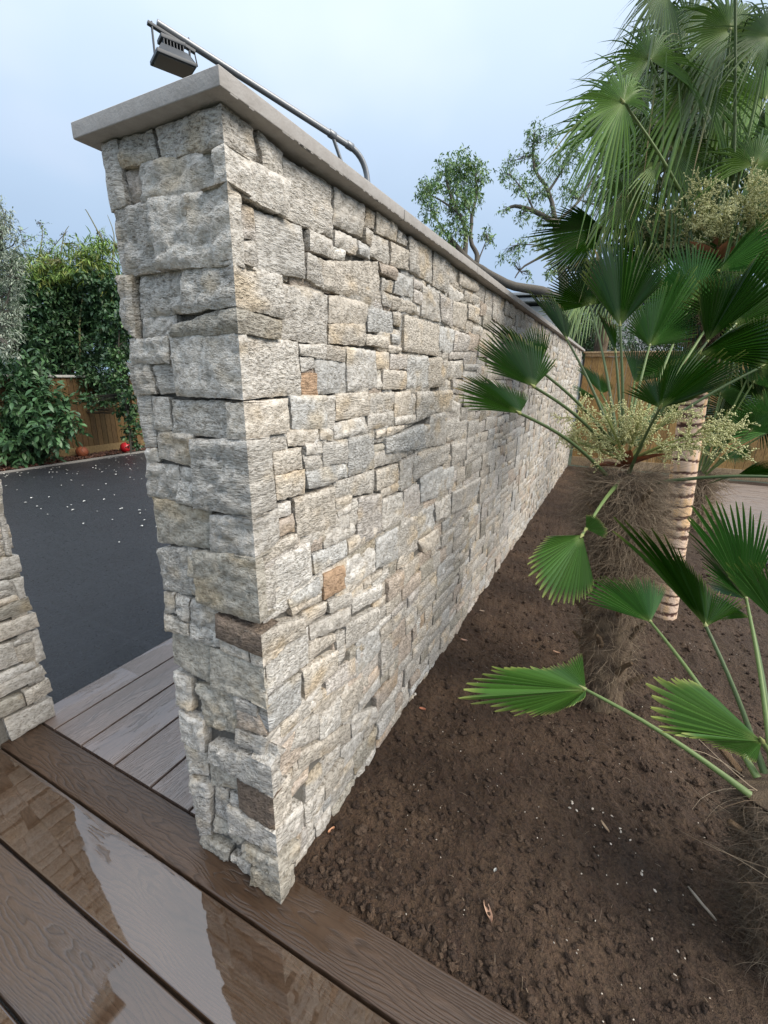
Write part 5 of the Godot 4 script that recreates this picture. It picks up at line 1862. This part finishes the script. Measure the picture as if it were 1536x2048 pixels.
const TREE_L2 := [
	["b", 80, 30, -9354, 78, -4517, -9575, 1268, -4803, -9767, 2259, -5038, -9975, 3052, -5198],
	["b", 50, 20, -9575, 1268, -4803, -9277, 2067, -5222, -9087, 2666, -5519],
	["c", 483, -9884, 3010, -4936],
	["c", 478, -9636, 2863, -5349],
	["c", 438, -9162, 2674, -5566],
	["c", 503, -9654, 2239, -4785],
	["c", 456, -9404, 2166, -5213],
	["c", 363, -8663, 2060, -5254],
	["c", 460, -10000, 2613, -4667],
	["c", 441, -10544, 1908, -4688],
	["c", 261, -8796, 1554, -4967],
	["c", 266, -8685, 2365, -5528],
	["c", 352, -9696, 1763, -4910],
	["c", 263, -9100, 1619, -4940],
	["c", 378, -10093, 3476, -5435],
	["c", 403, -8998, 3216, -5455],
	["c", 301, -8494, 2930, -5600],
	["c", 166, -9014, 1174, -5116],
	["c", 264, -10178, 1661, -4856],
	["c", 523, -10964, 2051, -4475],
	["c", 519, -10817, 2847, -4742],
	["c", 456, -10164, 1458, -4349],
	["c", 466, -10743, 1252, -4221],
	["c", 289, -9904, 1363, -4660],
	["c", 423, -10692, 3483, -5217],
	["c", 414, -10770, 3439, -4924],
	["c", 419, -9875, 3375, -5495],
	["c", 341, -8521, 2637, -5465],
	["c", 360, -8704, 3113, -5507],
	["c", 468, -9744, 2638, -4999],
	["c", 361, -8386, 3026, -5669],
	["c", 355, -8611, 2283, -5748],
	["c", 320, -8780, 1785, -5739],
	["c", 246, -8715, 1360, -5190],
	["c", 235, -9716, 1341, -5146],
	["c", 180, -8268, 1194, -5125],
	["c", 150, -7941, 892, -5151],
	["c", 515, -10608, 2046, -4491],
	["c", 477, -9992, 2072, -5127],
	["c", 424, -9625, 2690, -5536],
]
const TREE_L3 := [
	["b", 30, 10, -9098, 2053, -5016, -9195, 3020, -5290, -9273, 3986, -5573],
	["b", 30, 10, -8739, 2058, -5199, -8864, 3218, -5524, -9005, 4183, -5775],
	["b", 20, 6, -9005, 4183, -5775, -9353, 4711, -5776, -9404, 4758, -5765],
	["b", 20, 6, -8769, 3799, -5766, -8813, 4283, -5906, -8987, 4667, -5947],
	["b", 15, 5, -9712, 3787, -5285, -9711, 4271, -5447, -9646, 4446, -5538],
	["c", 310, -10163, 3792, -5336],
	["c", 355, -9233, 3654, -5279],
	["c", 360, -8926, 3763, -5604],
	["c", 290, -8951, 3521, -5914],
	["c", 178, -8813, 4041, -5630],
	["c", 353, -9473, 3464, -5632],
	["c", 349, -9812, 3436, -5324],
	["c", 186, -8992, 4058, -6029],
	["c", 123, -9307, 4326, -5936],
	["c", 227, -9646, 4047, -5683],
	["c", 268, -8678, 3165, -5869],
	["c", 334, -9838, 3497, -4885],
	["c", 297, -9030, 3762, -5469],
	["c", 301, -8634, 3023, -5550],
	["c", 328, -10017, 3429, -5194],
]
const TREE_L4 := [
	["b", 60, 20, -8437, -72, -2534, -8520, 1479, -3011, -8486, 2722, -3444, -8525, 3730, -3761],
	["b", 30, 10, -8489, 2256, -3286, -8306, 2724, -3536, -8302, 3190, -3694],
	["c", 198, -8729, 3936, -3913],
	["c", 268, -8169, 3342, -3614],
	["c", 317, -8648, 2803, -3685],
	["c", 228, -8269, 2305, -3487],
	["c", 206, -8126, 1943, -3235],
	["c", 125, -8927, 4245, -4026],
	["c", 353, -8412, 2990, -3333],
	["c", 375, -8907, 2276, -3364],
	["c", 142, -8080, 3010, -3591],
	["c", 251, -9071, 3724, -3789],
	["c", 272, -8397, 3479, -3655],
	["c", 287, -8287, 3090, -3551],
	["c", 276, -8328, 2577, -3538],
	["c", 298, -8653, 2435, -3495],
	["c", 139, -7753, 1937, -3220],
	["c", 203, -8299, 3891, -3672],
	["c", 139, -8016, 3645, -3643],
]
const TREE_L5 := [
	["b", 30, 12, -7370, 177, -4620, -7542, 948, -4791, -7818, 1853, -4954, -7908, 2579, -5151],
	["c", 164, -7499, 1450, -4657],
	["c", 165, -7833, 928, -4936],
	["c", 143, -7518, 500, -4774],
	["c", 220, -7647, 1827, -4740],
	["c", 246, -7899, 2534, -5139],
	["c", 214, -8128, 2140, -5176],
	["c", 127, -7232, 1235, -4654],
	["c", 97, -7604, 270, -4881],
	["c", 112, -7340, 775, -4755],
	["c", 149, -7834, 1489, -4681],
	["c", 133, -8033, 1121, -4649],
	["c", 128, -7950, 1136, -4322],
]
const TREE_L6 := [
	["b", 30, 10, -14597, 3060, -7128, -14735, 4440, -7520, -14748, 5408, -7837, -14863, 5752, -7894],
	["b", 20, 8, -14735, 4440, -7520, -14387, 5136, -7929, -14124, 5527, -8193],
	["b", 20, 8, -14695, 4164, -7448, -15136, 4988, -7500, -15345, 5538, -7578],
	["c", 206, -15201, 5754, -8092],
	["c", 287, -15033, 5195, -7616],
	["c", 253, -14199, 5126, -7696],
	["c", 126, -13900, 5339, -7942],
	["c", 202, -15336, 5486, -7627],
	["c", 312, -14461, 4812, -7579],
	["c", 196, -13921, 4848, -7693],
	["c", 285, -15106, 4820, -7328],
]
const TREE_H1 := [
	["b", 60, 30, -119, 1594, -11168, -183, 2383, -11399, -196, 2833, -11543],
	["c", 446, -395, 2580, -11049],
	["c", 443, -68, 2469, -11100],
	["c", 419, 154, 2606, -11565],
	["c", 425, -326, 2955, -11616],
	["c", 388, 46, 2954, -11749],
	["c", 391, 389, 2398, -11817],
	["c", 326, -619, 2982, -11757],
	["c", 244, -771, 3242, -11304],
	["c", 352, -603, 2378, -11203],
	["c", 394, -289, 2281, -11533],
	["c", 355, 88, 2280, -11628],
]
const TREE_H2 := [
	["b", 60, 30, 2307, 1627, -12174, 2245, 2400, -12402, 2215, 2953, -12571],
	["c", 532, 1058, 2519, -12172],
	["c", 525, 1557, 2626, -12294],
	["c", 512, 2027, 2716, -12251],
	["c", 506, 2530, 2602, -12338],
	["c", 517, 3066, 2742, -12923],
	["c", 528, 3655, 2661, -13454],
	["c", 413, 623, 2597, -11619],
	["c", 531, 1306, 2975, -12436],
	["c", 503, 2258, 3022, -12267],
	["c", 518, 3108, 3187, -13112],
]


func trees(bark_mat: Material, leaf_mat: Material) -> void:
	var grey := Color(0.13, 0.115, 0.095)
	var small := leaf_shape(0.085, 0.030)
	var broad := leaf_shape(0.15, 0.062)
	var mid := leaf_shape(0.11, 0.048)
	var thin := leaf_shape(0.16, 0.022)
	var fresh := [Color(0.16, 0.27, 0.09), Color(0.20, 0.32, 0.11), Color(0.12, 0.22, 0.08), Color(0.25, 0.35, 0.13)]
	var dark := [Color(0.045, 0.10, 0.042), Color(0.060, 0.125, 0.050), Color(0.034, 0.078, 0.036), Color(0.085, 0.15, 0.062)]
	var bamboo := [Color(0.16, 0.27, 0.045), Color(0.21, 0.31, 0.06), Color(0.12, 0.21, 0.04), Color(0.26, 0.29, 0.07)]
	var silver := [Color(0.30, 0.35, 0.27), Color(0.36, 0.40, 0.32), Color(0.22, 0.27, 0.19)]
	tree("tree", "leaning tree with two leafy stems rising above the middle of the wall", "tree", TREE_A, bark_mat, grey, 900.0, small, leaf_mat, fresh, 1, 0.5, 8, 0.10)
	tree("tree", "tree with crooked bare limbs between the leaning tree and the tall palm", "tree", TREE_B, bark_mat, grey, 620.0, small, leaf_mat, fresh, 2, 0.5, 8, 0.10)
	tree("shrub", "big-leaved dark shrub at the left edge, standing on the asphalt's rim", "shrub", TREE_L1, bark_mat, Color(0.06, 0.05, 0.035), 420.0, broad, leaf_mat, [Color(0.055, 0.125, 0.052), Color(0.075, 0.155, 0.06), Color(0.045, 0.10, 0.045)], 3, 0.3, 7, 0.12)
	tree("shrub", "tall dark evergreen shrub overhanging the left fence", "shrub", TREE_L2, bark_mat, Color(0.06, 0.05, 0.035), 800.0, mid, leaf_mat, dark, 4, 0.3, 8, 0.12)
	tree("bamboo", "bright yellow-green bamboo topping the dark shrubs on the left", "bamboo", TREE_L3, bark_mat, Color(0.16, 0.15, 0.07), 520.0, thin, leaf_mat, bamboo, 5, 0.5, 9, 0.12)
	tree("tree", "silvery grey leaved tree at the very left edge", "tree", TREE_L4, bark_mat, grey, 700.0, leaf_shape(0.075, 0.018), leaf_mat, silver, 6, 0.3, 9, 0.09)
	tree("climber", "dark ivy hanging down the left fence beside the red ball", "climber", TREE_L5, bark_mat, Color(0.05, 0.04, 0.03), 1300.0, leaf_shape(0.075, 0.05), leaf_mat, [Color(0.05, 0.115, 0.04), Color(0.03, 0.07, 0.03), Color(0.085, 0.16, 0.05)], 7, 0.4, 8, 0.09)
	tree("tree", "thin airy tree poking into the sky behind the left shrubs", "tree", TREE_L6, bark_mat, grey, 150.0, small, leaf_mat, fresh, 8, 0.3, 7, 0.12)
	tree("shrub", "mid green shrub beyond the fence, right where the stone wall ends", "shrub", TREE_H1, bark_mat, grey, 520.0, small, leaf_mat, [Color(0.08, 0.16, 0.06), Color(0.11, 0.19, 0.075), Color(0.06, 0.12, 0.05)], 9, 0.2, 8, 0.10)
	tree("shrub", "broad green shrub beyond the end fence, behind the tall palm", "shrub", TREE_H2, bark_mat, grey, 400.0, small, leaf_mat, [Color(0.06, 0.13, 0.045), Color(0.05, 0.10, 0.04)], 10, 0.2, 8, 0.10)


func ball(called: String, label: String, where: Vector3, rad: float, col: Color, rough: float, seams: bool) -> void:
	var o := thing(called, label, "ball", where)
	var m := Build.new()
	var at := 0
	var seam := Build.new()
	for j in 33:
		var el := PI * (j / 32.0 - 0.5)
		for i in 49:
			var az := TAU * i / 48.0
			m.pt(Vector3(cos(el) * cos(az), sin(el), cos(el) * sin(az)) * rad, col)
	m.sheet(at, 33, 49, Vector3.RIGHT if false else Vector3(cos(TAU * 24 / 48.0), 0, 0))
	part("skin", m.mesh(), plain(Color(1, 1, 1), rough, true), o)
	if seams:
		var b := Basis(Vector3(0.3, 0.8, 0.5).normalized(), 0.7)
		for s in [[0.0, 0.0], [PI * 0.5, 0.0]]:
			var pts := []
			var rs := []
			for i in 41:
				var a := TAU * i / 40.0
				pts.append(b * (Basis(Vector3.UP, s[0]) * Vector3(cos(a), sin(a), 0)) * rad * 1.001)
				rs.append(0.0028)
			seam.tube(pts, rs, 5)
		for s in [-1, 1]:
			var pts := []
			var rs := []
			for i in 41:
				var a := TAU * i / 40.0
				pts.append(b * Vector3(s * (0.62 - 0.14 * cos(2.0 * a)), sin(a) * 0.75, cos(a) * 0.75).normalized() * rad * 1.001)
				rs.append(0.0028)
			seam.tube(pts, rs, 5)
		part("seam", seam.mesh(), plain(Color(0.02, 0.012, 0.01), 0.7), o)
	else:
		var vlv := Build.new()
		vlv.tube([Vector3(0.3, 0.85, 0.43).normalized() * rad * 0.99, Vector3(0.3, 0.85, 0.43).normalized() * rad * 1.004], [0.006, 0.006], 10, Color(0.5, 0.1, 0.1))
		part("valve", vlv.mesh(), plain(Color(1, 1, 1), 0.5, true), o)


func balls() -> void:
	ball("basketball", "worn brown basketball lying by the left fence", Vector3(-8.66, 0.105, -4.46), 0.112, Color(0.26, 0.075, 0.035), 0.6, true)
	ball("red_ball", "glossy red ball lying by the left fence at the wall's edge", Vector3(-8.52, 0.10, -5.28), 0.105, Color(0.55, 0.02, 0.03), 0.25, false)


func litter(soil_mat: Material) -> void:
	var r := rng(40)
	# clods: small lumps of soil
	var shapes := []
	for s in 4:
		var m := Build.new()
		var at := 0
		for j in 6:
			var el := PI * (j / 5.0 - 0.5)
			for i in 9:
				var az := TAU * (i % 8) / 8.0
				var d := Vector3(cos(el) * cos(az), sin(el) * 0.8, cos(el) * sin(az))
				m.pt(d * (1.0 + 1.1 * fbm.get_noise_3d(d.x * 1.3 + s * 7.0, d.y * 1.3, d.z * 1.3)))
		m.sheet(at, 6, 9, Vector3(-1, 0, 0))
		shapes.append(m.mesh())
	var holder := setting("soil_clods", "small crumbs and clods of earth strewn over the planting bed")
	holder.set_meta("kind", "stuff")
	for s in 4:
		var where: Array[Transform3D] = []
		var tint := PackedColorArray()
		for i in 5200:
			var f := pow(r.randf(), 1.5)
			var z := -0.07 - f * 5.0
			var x := r.randf_range(0.03, 1.0 + f * 4.0)
			var size := 0.0016 + 0.0115 * pow(r.randf(), 6.5)
			if r.randf() < 0.05:
				size *= r.randf_range(1.0, 2.0)
			if x < 0.16 or z > -0.16:
				size *= 1.25
			var b := Basis(Vector3(r.randf() - 0.5, r.randf() - 0.5, r.randf() - 0.5).normalized(), r.randf() * TAU) * Basis.from_scale(Vector3(1, r.randf_range(0.6, 1.0), r.randf_range(0.7, 1.2)) * size)
			var y := ground_height(x, z) + fbm.get_noise_2d(x * 16.0, z * 16.0) * 0.012 + fbm.get_noise_2d(x * 5.0 + 2.0, z * 5.0) * 0.014 + size * 0.3
			where.append(Transform3D(b, Vector3(x, y, z)))
			tint.append(Color(0.070, 0.041, 0.025).lerp(Color(0.165, 0.108, 0.069), pow(r.randf(), 1.6)))
		scatter("clod", shapes[s], where, tint, soil_mat, holder)
	# pale grit and pebbles
	var grit := setting("white_pebbles", "small white pebbles and grit scattered over the soil")
	grit.set_meta("kind", "stuff")
	var gm := plain(Color(1, 1, 1), 0.7, true)
	var where: Array[Transform3D] = []
	var tint := PackedColorArray()
	for i in 420:
		var x := r.randf_range(0.15, 2.2)
		var z := -0.12 - pow(r.randf(), 1.3) * 3.2
		var size := r.randf_range(0.0012, 0.0032)
		if i < 34:
			# a loose trail towards the nearest palm
			var f := r.randf()
			x = lerpf(0.85, 1.30, f) + r.randf_range(-0.16, 0.16)
			z = lerpf(-0.85, -0.28, f) + r.randf_range(-0.14, 0.14)
			size = r.randf_range(0.0022, 0.0060)
		var b := Basis(Vector3.UP, r.randf() * TAU) * Basis.from_scale(Vector3(1, 0.6, 0.8) * size)
		var y := ground_height(x, z) + fbm.get_noise_2d(x * 16.0, z * 16.0) * 0.012 + fbm.get_noise_2d(x * 5.0 + 2.0, z * 5.0) * 0.014 + 0.004
		where.append(Transform3D(b, Vector3(x, y, z)))
		tint.append(Color(0.55, 0.48, 0.40) * r.randf_range(0.6, 1.25))
	scatter("pebble", shapes[1], where, tint, gm, grit)
	# straw and root bits
	var straw := setting("straw_litter", "thin bits of straw and palm fibre lying on the soil")
	straw.set_meta("kind", "stuff")
	var sm := Build.new()
	for i in 520:
		var x := r.randf_range(0.05, 2.4)
		var z := -0.12 - pow(r.randf(), 1.3) * 3.4
		var y := ground_height(x, z) + fbm.get_noise_2d(x * 16.0, z * 16.0) * 0.012 + fbm.get_noise_2d(x * 5.0 + 2.0, z * 5.0) * 0.014 + 0.006
		var a := r.randf() * TAU
		var l := r.randf_range(0.008, 0.035)
		var d := Vector3(cos(a), r.randf_range(-0.1, 0.25), sin(a)) * l
		var k := Color(0.10, 0.07, 0.05).lerp(Color(0.34, 0.26, 0.18), pow(r.randf(), 2.0))
		var p := Vector3(x, y, z)
		sm.tube([p, p + d * 0.5 + Vector3(0, l * 0.1, 0), p + d], [0.0008, 0.0009, 0.0006], 3, k, false)
	part("straw", sm.mesh(), gm, straw)
	# larger fallen scraps, each on its own
	var scraps := [
		["bark_scrap", "orange-tan bark scrap at the foot of the wall, nearest the deck", 0.032, -0.251, 0.030, 0.009, 1.25, Color(0.52, 0.27, 0.15)],
		["bark_scrap", "reddish bark scrap by the wall's foot, left of the big low frond", 0.086, -0.998, 0.034, 0.011, 0.1, Color(0.52, 0.22, 0.13)],
		["dry_husk", "folded pinkish husk scrap lying alone in the open soil near the deck", 0.610, -0.270, 0.062, 0.015, -0.95, Color(0.58, 0.38, 0.27)],
		["bark_scrap", "pale pink bark scrap by the wall, above the big low frond", 0.075, -1.72, 0.042, 0.010, 0.05, Color(0.60, 0.40, 0.30)],
		["bark_scrap", "small cream bark scrap by the wall, farthest from the deck", 0.082, -2.117, 0.036, 0.007, 0.2, Color(0.55, 0.43, 0.33)],
		["bark_scrap", "curled tan bark scrap on the soil just left of the shaggy trunk's foot", 0.62, -1.87, 0.045, 0.012, 0.0, Color(0.45, 0.29, 0.2)],
		["dry_husk", "thin straw-coloured husk in the soil below the light green low frond", 0.93, -0.76, 0.05, 0.007, -0.9, Color(0.50, 0.38, 0.26)],
		["stone_chip", "small grey stone chip on the soil, above the folded pinkish husk", 0.600, -0.399, 0.016, 0.007, 1.2, Color(0.38, 0.38, 0.36)],
		["timber_scrap", "grey sliver of timber on the soil beside the nearest palm's trunk", 1.22, -0.62, 0.10, 0.008, -0.8, Color(0.36, 0.31, 0.25)],
	]
	for s in scraps:
		var y := ground_height(s[2], s[3]) + fbm.get_noise_2d(s[2] * 16.0, s[3] * 16.0) * 0.012 + 0.011
		var m := Build.new()
		var at := 0
		for i in 9:
			var f := i / 8.0 - 0.5
			for k in 5:
				var a := (k - 2) / 2.0
				var w: float = s[5] * (1.0 - pow(absf(f) * 2.0, 3.0) * 0.75)
				m.pt(Vector3(f * s[4], a * a * s[5] * 0.7 + absf(f) * s[4] * 0.08, a * w * 0.6), s[7] * (0.8 + 0.3 * absf(a)))
		m.sheet(at, 9, 5, Vector3.UP)
		var under := m.v.size()
		for i in under:
			m.pt(m.v[i] - Vector3(0, 0.0016, 0), m.c[i] * 0.8)
		m.sheet(under, 9, 5, Vector3.DOWN)
		var o := MeshInstance3D.new()
		o.name = numbered(self, s[0])
		o.mesh = m.mesh()
		o.material_override = gm
		add_child(o)
		o.position = Vector3(s[2], y, s[3])
		o.rotation = Vector3(r.randf_range(-0.1, 0.1), s[6], r.randf_range(-0.1, 0.1))
		o.set_meta("label", s[1])
		o.set_meta("category", s[0].replace("_", " "))
	# petals on the asphalt
	var pet := setting("fallen_petals", "white fallen petals scattered on the asphalt near the left fence")
	pet.set_meta("kind", "stuff")
	where = []
	tint = PackedColorArray()
	var leaf := leaf_shape(1.0, 0.7)
	for i in 230:
		var f := pow(r.randf(), 1.8)
		var x := -8.25 + f * 5.0
		var z := -3.6 + r.randf_range(-2.4, 1.8)
		var b := Basis(Vector3.UP, r.randf() * TAU) * Basis.from_scale(Vector3.ONE * r.randf_range(0.02, 0.048))
		where.append(Transform3D(b, Vector3(x, -0.014, z)))
		tint.append(Color(0.75, 0.73, 0.66) * r.randf_range(0.7, 1.05))
	scatter("petal", leaf, where, tint, gm, pet)
	# bark chips in the mulch
	var chips := setting("mulch_chips", "dark reddish bark chips in the strip along the left fence")
	chips.set_meta("kind", "stuff")
	where = []
	tint = PackedColorArray()
	for i in 1500:
		var x := -8.40 - r.randf() * 0.5
		var z := -1.5 - r.randf() * 6.0
		var b := Basis(Vector3(r.randf() - 0.5, r.randf() - 0.5, r.randf() - 0.5).normalized(), r.randf() * TAU) * Basis.from_scale(Vector3(0.03, 0.008, 0.014) * r.randf_range(0.6, 1.3))
		where.append(Transform3D(b, Vector3(x, -0.005 + r.randf() * 0.03, z)))
		tint.append(Color(0.11, 0.05, 0.032) * r.randf_range(0.4, 1.5))
	scatter("chip", shapes[2], where, tint, gm, chips)


func scatter(called: String, mesh: Mesh, where: Array[Transform3D], tint: PackedColorArray, mat: Material, parent: Node3D) -> void:
	var mm := MultiMesh.new()
	mm.transform_format = MultiMesh.TRANSFORM_3D
	mm.use_colors = true
	mm.mesh = mesh
	mm.instance_count = where.size()
	for i in where.size():
		mm.set_instance_transform(i, where[i])
		mm.set_instance_color(i, tint[i])
	var o := MultiMeshInstance3D.new()
	o.name = numbered(parent, called)
	o.multimesh = mm
	o.material_override = mat
	o.set_meta("kind", "stuff")
	parent.add_child(o)
